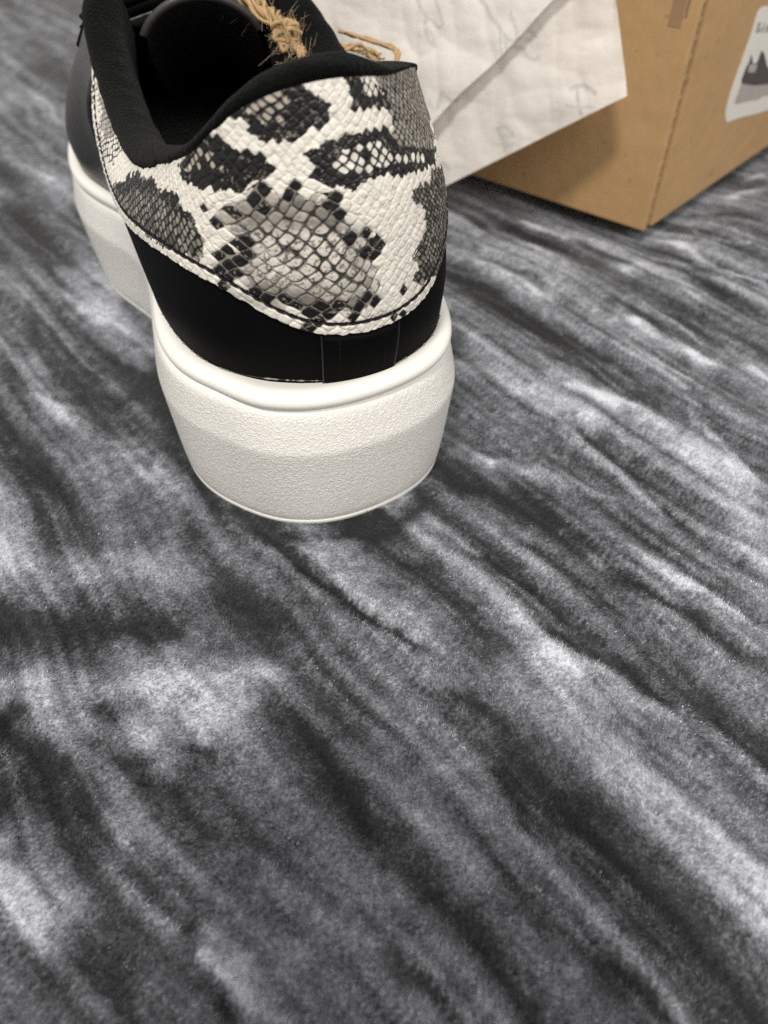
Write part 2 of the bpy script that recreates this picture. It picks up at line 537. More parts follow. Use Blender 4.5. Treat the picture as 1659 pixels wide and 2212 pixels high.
def bed_height(X, Y):
    a = X * SD[0] + Y * SD[1]; b = X * SN[0] + Y * SN[1]
    b2 = b + 1.3 * nzA(a / 9, b / 9)
    b2 = b2 + 0.35 * nzB(a / 2.6, b / 2.6)
    h = 0.15 * fbm(nzC, a / 9, b2 / 1.5, 2) + 0.10 * (1 - 2.2 * np.abs(nzD(a / 11, b2 / .95))) + 0.05 * (1 - 2.2 * np.abs(nzB(a / 7 + 30, b2 / .42))) + 0.25 * nzE(a / 16, b / 9)
    for line, w, s in _strokes:
        box = (X > line[:, 0].min() - 3) & (X < line[:, 0].max() + 3) & (Y > line[:, 1].min() - 3) & (Y < line[:, 1].max() + 3)
        if not box.any(): continue
        d = seg_dist(X[box], Y[box], line)
        h[box] += 0.24 * s * np.exp(-(d / (max(w, .15) * 1.2)) ** 2)
    return h


# ------------------------------------------------------------------ shoe frame
PSI = math.radians(13.0)
O = np.array([-1.65, 13.75])
AX = np.array([-math.sin(PSI), math.cos(PSI)]); RX = np.array([math.cos(PSI), math.sin(PSI)])


def shoe2world(L):
    L = np.asarray(L, float)
    out = np.empty_like(L)
    out[..., 0] = O[0] + L[..., 0] * AX[0] + L[..., 1] * RX[0]
    out[..., 1] = O[1] + L[..., 0] * AX[1] + L[..., 1] * RX[1]
    out[..., 2] = L[..., 2]
    return out


SOLE_CP = np.array([(.10, .25), (.68, 2.32), (2.1, 3.48), (5, 3.75), (8, 3.7), (11, 3.7), (13.6, 3.9), (16.5, 3.9), (20.4, 3.4), (24, 1.5), (25.6, -1.3),
                    (24, -4.1), (20.5, -5.7), (16.5, -5.95), (13.6, -5.3), (11, -3.95), (8, -3.45), (5, -3.3), (2.15, -2.83), (.62, -1.43), (.24, -.62)], float)
TK = np.concatenate([[0, .035, .075, .13, .19, .25, .31, .37, .43, .47, .5], [.53, .57, .63, .69, .75, .81, .87, .925, .965, .983]])
ST = [  # feather, belly, shoulder, topline   (s, r, z)
    [(.25, .6, 4.2), (.0, .6, 5.7), (.1, .58, 8.0), (.55, .5, 10.43)],
    [(.85, 2.55, 4.2), (.7, 2.65, 5.7), (.8, 2.45, 8.0), (1.15, 1.9, 10.27)],
    [(2.4, 3.7, 4.2), (2.4, 3.8, 5.7), (2.4, 3.5, 7.9), (2.7, 2.85, 9.95)],
    [(5, 3.95, 4.2), (5, 4.15, 5.6), (5, 3.9, 7.2), (4.8, 3.15, 8.8)],
    [(8, 3.85, 4.2), (8, 4.1, 5.5), (8, 3.85, 6.8), (8, 3.0, 7.9)],
    [(11, 3.85, 4.2), (11, 4.1, 5.5), (11, 3.7, 7.2), (10.7, 2.55, 8.6)],
    [(13.6, 4.0, 4.2), (13.6, 4.2, 5.4), (13.3, 3.4, 7.4), (12.6, 1.75, 9.3)],
    [(16.5, 4.0, 4.1), (16.3, 4.1, 5.2), (15.8, 3.0, 7.0), (14.6, 1.35, 8.2)],
    [(20.3, 3.4, 4.0), (20, 3.4, 5.0), (18.5, 2.1, 6.4), (16.4, 1.1, 7.2)],
    [(23.7, 1.4, 4.0), (23.4, 1.4, 5.0), (20.8, .6, 6.0), (17.3, .4, 6.7)],
    [(25.2, -1.3, 4.0), (24.9, -1.3, 5.0), (21.7, -1.0, 5.9), (17.6, -.5, 6.5)],
    [(23.7, -3.9, 4.0), (23.4, -3.8, 5.0), (20.8, -2.3, 6.0), (17.3, -1.5, 6.7)],
    [(20.3, -5.6, 4.0), (20, -5.4, 5.0), (18.5, -3.6, 6.5), (16.4, -2.2, 7.2)],
    [(16.3, -5.95, 4.1), (16.3, -5.9, 5.4), (15.8, -4.9, 7.2), (14.6, -2.9, 8.3)],
    [(13.6, -5.4, 4.2), (13.6, -5.65, 5.7), (13.4, -5.05, 7.5), (12.6, -3.9, 9.4)],
    [(11, -4.15, 4.2), (11, -4.5, 5.6), (11, -4.6, 7.2), (10.6, -4.0, 8.55)],
    [(8, -3.7, 4.2), (8, -4.0, 5.4), (8, -4.15, 6.6), (8, -3.6, 7.65)],
    [(5, -3.4, 4.2), (5, -3.55, 5.4), (5, -3.55, 6.6), (5, -2.98, 7.7)],
    [(2.5, -2.7, 4.2), (2.4, -2.8, 5.6), (2.4, -2.65, 7.2), (2.4, -2.15, 8.6)],
    [(.95, -1.5, 4.2), (.75, -1.6, 5.7), (.8, -1.5, 7.7), (1.15, -1.42, 9.4)],
    [(.48, -.5, 4.2), (.25, -.52, 5.7), (.32, -.50, 7.9), (.68, -.62, 10.1)],
]
ST = np.array(ST, float)
NTAB = 2000
T_ = np.arange(NTAB) / NTAB
TABS = [spline_periodic(TK, ST[:, k], T_) for k in range(4)]


def loop_at(k, t):
    x = np.mod(t, 1.0) * NTAB
    i = np.floor(x).astype(int) % NTAB; f = (x - np.floor(x))[..., None]
    return TABS[k][i] * (1 - f) + TABS[k][(i + 1) % NTAB] * f


def upper(t, v):
    """point on the upper (local cm); v=0 feather line, v=1 topline"""
    t, v = np.broadcast_arrays(np.asarray(t, float), np.asarray(v, float))
    P = [loop_at(k, t) for k in range(4)]
    x = np.clip(v, 0, 1) * 3
    i = np.minimum(np.floor(x).astype(int), 2); f = (x - i)[..., None]
    ext = [2 * P[0] - P[1]] + P + [2 * P[3] - P[2]]
    S = np.stack(ext, 0)
    ii = i[None, ..., None] * np.ones(3, int)
    g = lambda k: np.take_along_axis(S, ii + k, 0)[0]
    p0, p1, p2, p3 = g(0), g(1), g(2), g(3)
    return 0.5 * (2 * p1 + (p2 - p0) * f + (2 * p0 - 5 * p1 + 4 * p2 - p3) * f ** 2 + (3 * p1 - p0 - 3 * p2 + p3) * f ** 3)


def upper_n(t, v):
    e = 1e-3
    dt = upper(t + e, v) - upper(t - e, v)
    dv = upper(t, np.clip(v + e, 0, 1)) - upper(t, np.clip(v - e, 0, 1))
    n = np.cross(dv, dt)          # the local (s, r, z) frame is left-handed
    return n / (np.linalg.norm(n, axis=-1)[..., None] + 1e-12)


def patch(t0, t1, va, vb, nt, nv, lift=0.06, edge=True):
    """raised patch between parameter curves va(t) and vb(t), edges turned down"""
    t = np.linspace(t0, t1, nt)
    f = np.linspace(0, 1, nv)
    V = va(t)[:, None] * (1 - f) + vb(t)[:, None] * f
    TT = np.repeat(t[:, None], nv, 1)
    P = upper(TT, V); N = upper_n(TT, V)
    L = np.full(P.shape[:2], lift)
    if edge:
        L[0] = L[-1] = -0.02; L[:, 0] = L[:, -1] = -0.02
    return shoe2world(P + N * L[..., None]), TT, V


# ------------------------------------------------------------------ sneaker
shoe = empty("sneaker", (O[0], O[1], 0), "black platform sneaker with snakeskin print heel and thick white sole", "shoe")

# sole: outline offset along its normal, profile in height
NS = 900
tt = np.arange(NS) / NS
out0 = spline_periodic(TK, SOLE_CP, tt)
tan = np.roll(out0, -1, 0) - np.roll(out0, 1, 0); tan /= np.linalg.norm(tan, axis=1)[:, None]
nrm = np.stack([tan[:, 1], -tan[:, 0]], -1)
if ((nrm * (out0 - out0.mean(0))).sum(1)).mean() < 0: nrm = -nrm


LMASK = smooth(-.8, -2.2, out0[:, 1]) * (1 - smooth(9, 13, out0[:, 0]))
SIDE = 1 - .30 * smooth(-.8, -2.2, out0[:, 1]) * (1 - smooth(9, 13, out0[:, 0]))      # steeper wall on the inner heel side


def sole_ring(off, z, bead=False):
    o = (off - .24 * LMASK if bead else off * SIDE if off > 0.05 else off * np.ones(NS))[:, None]
    P = np.empty((NS, 3)); P[:, :2] = out0 + nrm * o; P[:, 2] = z
    return P


wall_cp = np.array([(.10, 0.0), (.24, .02), (.29, .09), (.30, .18), (.26, .225), (.315, .27), (.37, .5), (.44, 1.0), (.50, 1.5), (.555, 2.0), (.60, 2.4), (.625, 2.64), (.628, 2.76), (.61, 2.88), (.565, 3.1), (.505, 3.4), (.43, 3.70), (.32, 3.87), (.16, 3.91), (-.10, 3.91)])
wall = catmull(wall_cp, 96)
W = np.stack([sole_ring(o, z) for o, z in wall], 1)
# lower fore part slightly thinner platform
mid = grid_obj("midsole", shoe2world(W), M_RUBBER, None, cu=True)
gr = np.zeros(W.shape[:2]); gr[:] = smooth(.3, .45, wall[:, 1])[None] * (1 - smooth(3.72, 3.84, wall[:, 1]))[None]
front = smooth(12, 16, W[..., 0])
gr *= 1 - 0.8 * front
add_attr(mid.data, "grain", gr)
bead_cp = np.array([(.18, 3.87), (.30, 3.88), (.41, 3.94), (.46, 4.05), (.435, 4.17), (.35, 4.26), (.22, 4.30), (.05, 4.29), (-.3, 4.2), (-.7, 4.15)])
bead = catmull(bead_cp, 40)
Bd = np.stack([sole_ring(o, z, True) for o, z in bead], 1)
bd = grid_obj("welt_bead", shoe2world(Bd), M_RUBBER, None, cu=True)
add_attr(bd.data, "grain", np.zeros(Bd.shape[:2]))
# outsole underside and insole as fans
def fan(name, ring, z, mat, flip=False):
    C = ring.mean(0); C[2] = z
    rr = np.stack([ring * (1 - f) + C * f for f in (0, .5, .95)], 1)
    return grid_obj(name, shoe2world(rr), mat, None, cu=True, flip=flip)


outsole = fan("outsole", sole_ring(.10, 0.0), 0.0, M_RUBBER)
add_attr(outsole.data, "grain", np.zeros(len(outsole.data.vertices)))

# upper shell in black
nt_, nv_ = 400, 40
tg = np.arange(nt_) / nt_; vg = np.linspace(0, 1, nv_)
UP = upper(tg[:, None] * np.ones(nv_), vg[None] * np.ones((nt_, 1)))
quarter = grid_obj("quarter", shoe2world(UP), M_NUBUCK, None, cu=True)

# leather forefoot panel from the snakeskin forward (both sides round the toe)
P, _, _ = patch(.245, .755, lambda t: 0.02 + 0 * t, lambda t: 0.985 + 0 * t, 240, 40, 0.05)
vamp = grid_obj("vamp", P, M_LEATHER)

# collar lining and roll
tc = np.concatenate([np.linspace(.695, 1.0, 160), np.linspace(0.0, .305, 160)[1:]])
top = upper(tc, np.ones_like(tc))
n2 = upper_n(tc, np.full_like(tc, .97)); n2[:, 2] = 0; n2 /= np.linalg.norm(n2, axis=1)[:, None]
prof = catmull(np.array([(-.02, -.16), (.10, -.06), (.14, .10), (.06, .28), (-.16, .40), (-.46, .38), (-.74, .18), (-.88, -.2), (-.92, -.8), (-.8, -1.8), (-.62, -2.8)]), 44)
thick = (0.80 + 0.30 * smooth(1.5, 5, top[:, 0]))
C = top[:, None, :] + n2[:, None, :] * (prof[None, :, 0:1] * thick[:, None, None])
zf = ((.58 + .42 * smooth(2.0, 5.0, top[:, 0])) * (1 - .75 * smooth(1.2, 2.6, top[:, 1]) * (1 - smooth(3.5, 6, top[:, 0]))))[:, None]
C[..., 2] += prof[None, :, 1] * np.where(prof[None, :, 1] > 0, zf, 1)
C[..., 2] = np.maximum(C[..., 2], 4.9)
nzL = Noise2(33)
C += 0.02 * nzL(C[..., 0] * 3, C[..., 2] * 3 + C[..., 1])[..., None]
collar = grid_obj("collar_lining", shoe2world(C), M_LINING, None, flip=True)
# inner lining going down to the insole
IN = [upper(tg, np.full(nt_, 1.0))]
cen = np.array([10, -.3, 0.0])
inner = []
for f, v in zip((0, .25, .5, .75, 1), (1.0, .75, .5, .25, .06)):
    p = upper(tg, np.full(nt_, v)); q = upper_n(tg, np.full(nt_, min(v, .97)))
    q[:, 2] = 0; q /= np.linalg.norm(q, axis=1)[:, None] + 1e-9
    p = p - q * (0.25 + 0.35 * (f > 0)); p[:, 2] = np.maximum(p[:, 2] - .15, 4.5)
    inner.append(p)
lin = grid_obj("inner_lining", shoe2world(np.stack(inner, 1)), M_LINING, None, cu=True, flip=True)
ins_ring = inner[-1].copy(); ins_ring[:, 2] = 4.75
insole = fan("insole", ins_ring, 4.75, M_LINING)

# snakeskin heel panel -------------------------------------------------------
# lower edge of the panel as z of the heel: high at both front tips, lowest at the heel centre
edge_t = np.array([-.258, -.250, -.240, -.22, -.18, -.14, -.11, -.067, -.044, -.031, -.022, -.013, -.005, .006, .018, .027, .038, .048, .075, .11, .14, .18, .22, .240, .250, .258])
edge_v = np.array([.985, .97, .86, .72, .61, .585, .585, .56, .52, .472, .412, .360, .330, .315, .310, .322, .348, .40, .50, .56, .585, .61, .72, .86, .97, .985])


def panel_lo(t):
    tw = ((t + .5) % 1.0) - .5
    from_ = np.interp(tw, edge_t, edge_v)
    # smooth it
    k = 0
    for dt in (-.006, -.003, 0, .003, .006): k = k + np.interp(tw + dt, edge_t, edge_v)
    return np.minimum(k / 5, .985)


ts = np.concatenate([np.linspace(-.258, .10, 1080), np.linspace(.10, .258, 170)[1:]])
NPT, NPV = len(ts), 430
I0 = int(np.argmin(np.abs(ts)))
fv = np.linspace(0, 1, NPV)
PV = panel_lo(ts)[:, None] * (1 - fv) + 0.99 * fv
PT = np.repeat(ts[:, None], NPV, 1)
PL = upper(PT, PV); PN = upper_n(PT, PV)
PW0 = shoe2world(PL + PN * .07)
# intrinsic coordinates: a = arc length round the heel (at mid height), h = height along the wall
ref = upper(ts, np.full(NPT, .35))
arc = np.concatenate([[0], np.cumsum(np.linalg.norm(np.diff(ref, axis=0), axis=1))]); arc -= arc[I0]
A_ = np.repeat(arc[:, None], NPV, 1)
dz = np.zeros((NPT, NPV)); dz[:, 1:] = np.cumsum(np.linalg.norm(np.diff(PL, axis=1), axis=2), axis=1)
H_ = dz + (PL[:, :1, 2] - 4.2) * 1.03
px, py = project(PW0)
nzS1, nzS2, nzS3 = Noise2(51), Noise2(52), Noise2(53)


def lattice(a, h, w, r, seed):
    """diamond / hex scale lattice, width w, row height r. returns id hash, edge distance 0..1, centre (a,h), local offset"""
    best = np.full(a.shape, 1e9); sec = np.full(a.shape, 1e9)
    ca = np.zeros_like(a); ch = np.zeros_like(a)
    row0 = np.floor(h / r).astype(int)
    for dr in (-2, -1, 0, 1, 2):
        row = row0 + dr
        off = np.where(row % 2 == 0, 0.0, 0.5)
        c0 = np.floor(a / w - off).astype(int)
        for dc in (0, 1):
            col = c0 + dc
            key = (row * 7919 + col * 104729 + seed * 31).astype(np.int64)
            j1 = ((key * 2654435761) % 1000) / 1000.0 - .5; j2 = ((key * 40503 + 77) % 1000) / 1000.0 - .5
            x = (col + off + j1 * .26) * w; y = (row + .0 + j2 * .34) * r
            d = (np.abs((a - x) / (w * .5)) ** 1.45 + np.abs((h - y) / r) ** 1.45) ** (1 / 1.45)
            upd = d < best
            sec = np.where(upd, best, np.minimum(sec, d))
            ca = np.where(upd, x, ca); ch = np.where(upd, y, ch)
            best = np.where(upd, d, best)
    return best, sec - best, ca, ch


# region masks, drawn in display px from two enlargements
def z8(pts): return [(431.3 + .32 * x, 99.5 + .32 * y) for x, y in pts]
def z5(pts): return [(119.5 + .248 * x, 265.4 + .248 * y) for x, y in pts]
def z1(pts): return [(119.5 + .28 * x, .28 * y) for x, y in pts]


R_A = z8([(150, 430), (240, 300), (380, 235), (560, 215), (700, 240), (800, 330), (880, 400), (850, 530), (720, 575), (590, 640), (440, 640), (330, 580), (300, 500), (190, 470)])
R_Acore = z8([(200, 370), (260, 300), (400, 245), (570, 260), (600, 350), (560, 500), (420, 510), (330, 440)])
R_B = z8([(30, 590), (150, 650), (250, 705), (440, 735), (430, 790), (510, 820), (420, 890), (250, 965), (100, 955), (0, 950), (-100, 900), (-120, 800), (-40, 690)])
R_Bcore = z8([(-110, 800), (-40, 700), (60, 700), (180, 790), (150, 850), (0, 850), (-60, 860)])
R_C = z8([(970, 200), (1090, 210), (1240, 300), (1290, 420), (1190, 395), (1010, 415), (1060, 360), (1010, 290)])
R_Ccore = z8([(1090, 215), (1180, 220), (1260, 330), (1200, 370), (1110, 320)])
R_D = z8([(1150, 150), (1490, 120), (1600, 700), (1500, 720), (1320, 690), (1290, 440), (1210, 270)])
R_E = z8([(730, 745), (850, 645), (970, 635), (1150, 585), (1250, 570), (1330, 690), (1560, 690), (1560, 800), (1380, 865), (1200, 885), (1080, 910), (1040, 970), (890, 900), (740, 880), (800, 810)])
R_Ecore = z8([(880, 770), (1010, 690), (1180, 640), (1330, 740), (1530, 730), (1500, 800), (1250, 800), (1050, 870), (920, 850)])
R_Ggrey = z8([(150, 1130), (300, 1050), (480, 1000), (640, 990), (830, 1030), (960, 1130), (1050, 1250), (900, 1230), (650, 1190), (350, 1190), (250, 1230)])
R_G = z8([(200, 1180), (400, 1040), (860, 1040), (980, 1150), (1120, 1280), (1160, 1440), (1200, 1640), (1160, 1760), (860, 1800), (600, 1740), (420, 1660), (280, 1500), (260, 1330)])
R_Gdark = z8([(330, 1560), (480, 1600), (640, 1680), (860, 1710), (1060, 1690), (1130, 1560), (1150, 1700), (1100, 1800), (800, 1790), (560, 1720), (400, 1650)])
R_H = z8([(1560, 870), (1700, 800), (1700, 1560), (1580, 1530), (1540, 1580), (1430, 1580), (1480, 1480), (1440, 1420), (1490, 1330), (1530, 1240), (1510, 1090), (1430, 1050), (1440, 990), (1540, 940)])
R_J = z5([(540, 560), (700, 500), (830, 520), (960, 640), (1060, 700), (1190, 860), (1260, 1000), (1220, 1160), (1100, 1120), (950, 1060), (800, 960), (680, 860), (580, 700)])
R_Jrim = z5([(540, 560), (600, 500), (690, 430), (740, 440), (760, 510), (860, 490), (930, 590), (1060, 620), (1080, 720), (1150, 760), (1180, 870), (1100, 800), (1010, 740), (920, 680), (830, 600), (700, 580), (600, 640)])
R_K = z1([(235, 650), (300, 560), (370, 500), (430, 800), (520, 1060), (520, 1150), (440, 1260), (330, 1150), (290, 1000), (345, 920), (330, 790), (270, 780)])
R_Kgrey = z1([(345, 560), (385, 540), (440, 780), (500, 1010), (420, 1080), (350, 1000), (350, 900)])
BIG = z8([(180, 1060), (420, 900), (700, 890), (900, 910), (1000, 1000), (1060, 1120), (1260, 1230), (1270, 1380), (1220, 1500), (1240, 1760), (1080, 1880), (880, 1960), (680, 1990), (560, 1870), (380, 1760), (150, 1660), (60, 1500), (60, 1360), (160, 1290), (60, 1180)])
BLACK_SC = z8([(480, 970), (640, 965), (430, 1040), (590, 1045), (240, 1085), (370, 1100), (910, 960), (915, 1025), (860, 1090), (960, 1145), (140, 1200), (300, 1290), (220, 1345), (140, 1385),
               (215, 1480), (140, 1530), (285, 1560), (205, 1605), (340, 1640), (440, 1700), (590, 1720), (665, 1765), (740, 1830), (870, 1830), (1010, 1835), (830, 1770), (950, 1770), (1085, 1780), (1160, 1705),
               (700, 1885), (820, 1885), (740, 1935), (1150, 1262), (1040, 1275), (1220, 1330), (1160, 1400), (1380, 1680), (30, 1120), (300, 1430), (790, 550), (1390, 1810), (1320, 1830)])

Aw = A_ + .16 * nzS1(A_ / 1.3, H_ / 1.3) + .03 * nzS2(A_ / .3, H_ / .3); Hw = H_ + .13 * nzS2(A_ / 1.3, H_ / 1.3) + .03 * nzS1(A_ / .3, H_ / .3)
big = in_poly(px, py, BIG) & (PN @ np.array([AX[0] * 0 - 1, 0, 0]) > -2)
LB = lattice(Aw, Hw, .365, .158, 1)
LF = lattice(Aw * 1.0, Hw + .12 * Aw, .255, .120, 2)
LD = lattice(Aw, Hw + .2 * Aw, .185, .092, 3)
inD = in_poly(px, py, R_D) | in_poly(px, py, R_H)
pick = lambda k: np.where(big, LB[k], np.where(inD, LD[k], LF[k]))
best, edge, ca, ch = pick(0), pick(1), pick(2), pick(3)
# pixel position of each scale's centre (linearised from the vertex)
ia = np.clip(np.searchsorted(arc, (ca - (Aw - A_)).ravel()), 0, NPT - 1)
shift = (ch - Hw)
dpy = -FPX * .9 * shift / 15.0
dpx = FPX * (ca - Aw) / 15.0
dvx = np.gradient(px, axis=0); dva = np.gradient(A_, axis=0); dvy = np.gradient(py, axis=0)
hx = np.gradient(px, axis=1); hy = np.gradient(py, axis=1); hh_ = np.gradient(H_, axis=1) + 1e-9
kk = np.where(big, 0, np.where(inD, .2, .12))
Hl = Hw + kk * Aw
dHdA = np.gradient(H_, axis=0) / (dva + 1e-9)
da = ca - Aw; dh = ch - Hl - kk * da - dHdA * da
cx = px + da * dvx / (dva + 1e-9) + dh * hx / hh_
cy = py + da * dvy / (dva + 1e-9) + dh * hy / hh_
visible = ((PW0 - np.array([0, 0, CAMH])) * shoe2world(PN + np.array([0, 0, 0])) * 0).sum(-1) == 0
PNw = PN.copy(); PNw[..., 0] = PN[..., 0] * AX[0] + PN[..., 1] * RX[0]; PNw[..., 1] = PN[..., 0] * AX[1] + PN[..., 1] * RX[1]
facing = ((np.array([0, 0, CAMH]) - PW0) * PNw).sum(-1) > 0
jx = cx + 5 * nzS3(cx / 14, cy / 14); jy = cy + 5 * nzS3(cx / 14 + 50, cy / 14)
def grow(R, k):
    c = np.mean(np.array(R), 0)
    return [(c[0] + (x - c[0]) * k, c[1] + (y - c[1]) * k) for x, y in R]


R_A, R_B, R_C, R_E, R_J, R_Jrim, R_H, R_Gdark = (grow(R, k) for R, k in ((R_A, 1.04), (R_B, 1.08), (R_C, 1.12), (R_E, 1.08), (R_J, 1.10), (R_Jrim, 1.04), (R_H, 1.06), (R_Gdark, 1.06)))
bl_ = .45 + .25 * np.sin(ca * 37.0 + ch * 51.0)            # ink partly ignores the scale edges
jx = jx * (1 - bl_) + (px + 6 * nzS3(px / 8, py / 8)) * bl_; jy = jy * (1 - bl_) + (py + 6 * nzS3(px / 8 + 20, py / 8)) * bl_
ins = lambda R: in_poly(jx, jy, R) & facing
# hidden side: blotches from noise
blot = fbm(nzS1, ca / 1.6 + 30, ch / 1.2, 3)
hid = ~facing
cream = np.array([.72, .695, .635])
black = np.array([.005, .0045, .0045])
tan_ = np.array([.40, .36, .30])
grey = np.array([.30, .275, .24])
key = np.sin(ca * 91.7 + ch * 57.3) * 43758.5453
rnd = key - np.floor(key)
e = np.clip(np.minimum(edge / .62, (.93 - best) / .50), 0, 1)                      # 0 at the joint, 1 inside
line = 1 - smooth(.10, .45, e)
sub = fbm(nzS2, A_ * 9, H_ * 9, 3)
speck = fbm(nzS3, A_ * 16, H_ * 16, 2)
col = cream[None, None] * (1 - .05 * rnd[..., None])
lc = np.array([.42, .38, .32])
lw_ = (line * np.clip(.10 + .5 * fbm(nzS3, A_ * 1.7 + 8, H_ * 1.7, 2), .05, .6))[..., None]
col = col * (1 - lw_) + lc * .8 * lw_
# crescent: dark on the lower right side of every joint
cres = (1 - smooth(.10, .75, e)) * smooth(-.2, .6, ((ch - Hl) / .2 + (Aw - ca) / .25) * .5)


def put(mask, c, w=1.0):
    global col
    m = (mask * w)[..., None]
    col = col * (1 - m) + c * m


def cored(mask, core_col, width0, width1):
    """black matrix with a light core in every scale"""
    global col
    cw = smooth(width0, width1, e)[..., None]
    c = black * (1 - cw) + core_col * cw
    m = mask[..., None].astype(float)
    col = col * (1 - m) + c * m


g_in = ins(R_G)
put(g_in, np.array([.58, .545, .49]) * (.75 + .5 * rnd[..., None]), .65)
line2 = 1 - smooth(.18, .62, e)
gm = np.clip(.62 + 1.1 * fbm(nzS1, A_ * 1.3 + 4, H_ * 1.3, 3), .12, 1.15)
put(g_in, black * 2, np.clip((.9 * line2 + 1.1 * cres) * gm, 0, .97))
put(g_in & (speck > .30), black * 3, .7)
gsh = np.exp(-(((px - 600) / 110) ** 2 + ((py - 470) / 30) ** 2)) + .8 * np.exp(-(((px - 640) / 140) ** 2 + ((py - 640) / 26) ** 2)) + .6 * np.exp(-(((px - 530) / 30) ** 2 + ((py - 560) / 60) ** 2)) + .5 * np.exp(-(((px - 770) / 30) ** 2 + ((py - 560) / 70) ** 2))
put(facing & big, grey * .35, np.clip(gsh * 1.2, 0, 1) * (.4 + .6 * rnd))
gg = ins(R_Ggrey)
put(gg, grey * (.3 + .9 * rnd[..., None]), .85); put(gg & (line > .15), black, np.clip(line, 0, .9))
gd = ins(R_Gdark)
put(gd, grey * (.2 + .9 * rnd[..., None]), .85); put(gd & (line > .15), black, np.clip(line * 1.1, 0, .95))
j_in = ins(R_J)
cored(j_in, grey[None, None] * (.25 + .9 * rnd[..., None]), .35, .95)
jr = ins(R_Jrim) & (rnd > .12); put(jr, black)
d_in = ins(R_D); cored(d_in, np.array([.28, .26, .23])[None, None] * (.7 + .5 * rnd[..., None]), .3, .75)
h_in = ins(R_H); cored(h_in, grey[None, None] * (.2 + .8 * rnd[..., None]), .4, .95)
k_in = ins(R_K); cored(k_in & (rnd > .15), cream[None, None] * np.ones_like(rnd)[..., None], .35, .7)
kg = ins(R_Kgrey); cored(kg, np.array([.36, .33, .30])[None, None] * (.8 + .4 * rnd[..., None]), .05, .5)
for R, core, cc, w0, w1 in ((R_A, R_Acore, tan_, .45, .95), (R_B, R_Bcore, tan_, .45, .95), (R_C, R_Ccore, cream * .95, .3, .6), (R_E, R_Ecore, cream * .95, .4, .7)):
    put(ins(R), black)
    cored(ins(core) & ins(R) & (rnd > .14), cc[None, None] * (.8 + .35 * rnd[..., None]), w0, w1)
# single black scales: the whole scale under each marked pixel
for (bx, by) in BLACK_SC:
    dist = np.where(facing, np.hypot(px - bx, py - by), 1e9)
    k0 = np.unravel_index(np.argmin(dist), dist.shape)
    if dist[k0] > 12: continue
    same = ((np.hypot((cx - bx) / 1.5, (cy - by) * 1.05) < 11) & facing & big) | (np.abs(ca - ca[k0]) < .03) & (np.abs(ch - ch[k0]) < .03) & (np.abs(A_ - A_[k0]) < .6)
    put(same & (e > .12), black)
    put(same & (e <= .12), np.array([.22, .20, .17]))
mh = hid & (blot > .18); put(mh, black)
mh2 = hid & (blot > .02) & (blot <= .18); cored(mh2, grey[None, None] * np.ones_like(rnd)[..., None], .2, .8)
# faint printing flecks over the cream
put((speck > .42) & (rnd > .45), np.array([.34, .31, .27]), .45)
col = np.clip(col * (1 + .10 * sub[..., None]), 0, 1)
# relief
dens = np.where(big, 1.0, .62)
relief = dens * (.012 * smooth(0, .8, e) - .008 * line) + .013 * sub
relief *= 1.0
stitch_v = .055
edgeh = (H_ - H_[:, :1])
groove = np.exp(-((edgeh - .26) / .045) ** 2)
relief -= .05 * groove
put(groove > .45, black)
rag = .03 * fbm(nzS3, A_ * 6, 0 * A_ + 3, 3)
lift = .07 + relief
lift[:, 0] = -.03; lift[:, 1] = .02; lift[0] = lift[-1] = -.03
PLr = PL.copy(); PLr[..., 2] += np.exp(-(edgeh / .08) ** 2) * rag
snake = grid_obj("heel_panel", shoe2world(PLr + PN * lift[..., None]), M_SNAKE)
add_attr(snake.data, "print_colour", col, 'FLOAT_COLOR')
snake["label"] = "black and cream snakeskin print heel panel"

# stitching along the lower edge of the panel: short black stitches
bag = Bag()
k = np.argmin(np.abs(edgeh - .26), axis=1)
line3 = (PL + PN * .075)[np.arange(NPT), k]
seg = np.linalg.norm(np.diff(line3, axis=0), axis=1); sarc = np.concatenate([[0], np.cumsum(seg)])
pos = np.arange(.2, sarc[-1] - .2, .27)
for s0 in pos:
    q = np.linspace(s0, s0 + .21, 5)
    p = np.stack([np.interp(q, sarc, line3[:, i]) for i in range(3)], -1)
    bag.add(*tube(shoe2world(p), np.array([.006, .020, .022, .020, .006]), 6))
stitch = bag.build("stitching", M_THREAD)

# heel strip in the black band and its edges
P, _, _ = patch(-.004, .0235, lambda t: .0 + 0 * t, lambda t: panel_lo(t) - .005, 60, 24, .085)
strip = grid_obj("heel_strip", P, M_NUBUCK)
bag = Bag()
for tt0 in (.0015, .018):
    vq = np.linspace(.02, panel_lo(np.array([tt0]))[0] - .02, 60)
    p = upper(np.full(60, tt0), vq) + upper_n(np.full(60, tt0), vq) * .085
    for i in range(0, 58, 6):
        bag.add(*tube(shoe2world(p[i:i + 4]), .013, 5))
strip_st = bag.build("stitching", M_THREAD)
seams = []
for tt0 in (-.0042, .0237):
    vq = np.linspace(.0, panel_lo(np.array([tt0]))[0] - .01, 40)
    p = upper(np.full(40, tt0), vq) + upper_n(np.full(40, tt0), vq) * .06
    seams.append(link("seam", raw_mesh("seam", *tube(shoe2world(p), .026 + .006 * np.sin(np.arange(40) * 1.7), 6)), M_SEAM))

gt = np.linspace(-.12, .12, 500)
gp = upper(gt, np.full(500, .022)) + upper_n(gt, np.full(500, .022)) * .005
nzG = Noise2(88)
gr_ = .002 + .05 * np.clip(fbm(nzG, gt * 420, 0 * gt, 3) + .05, 0, 1)
glue = link("glue_line", raw_mesh("glue_line", *tube(shoe2world(gp), gr_, 6)), M_GLUE)

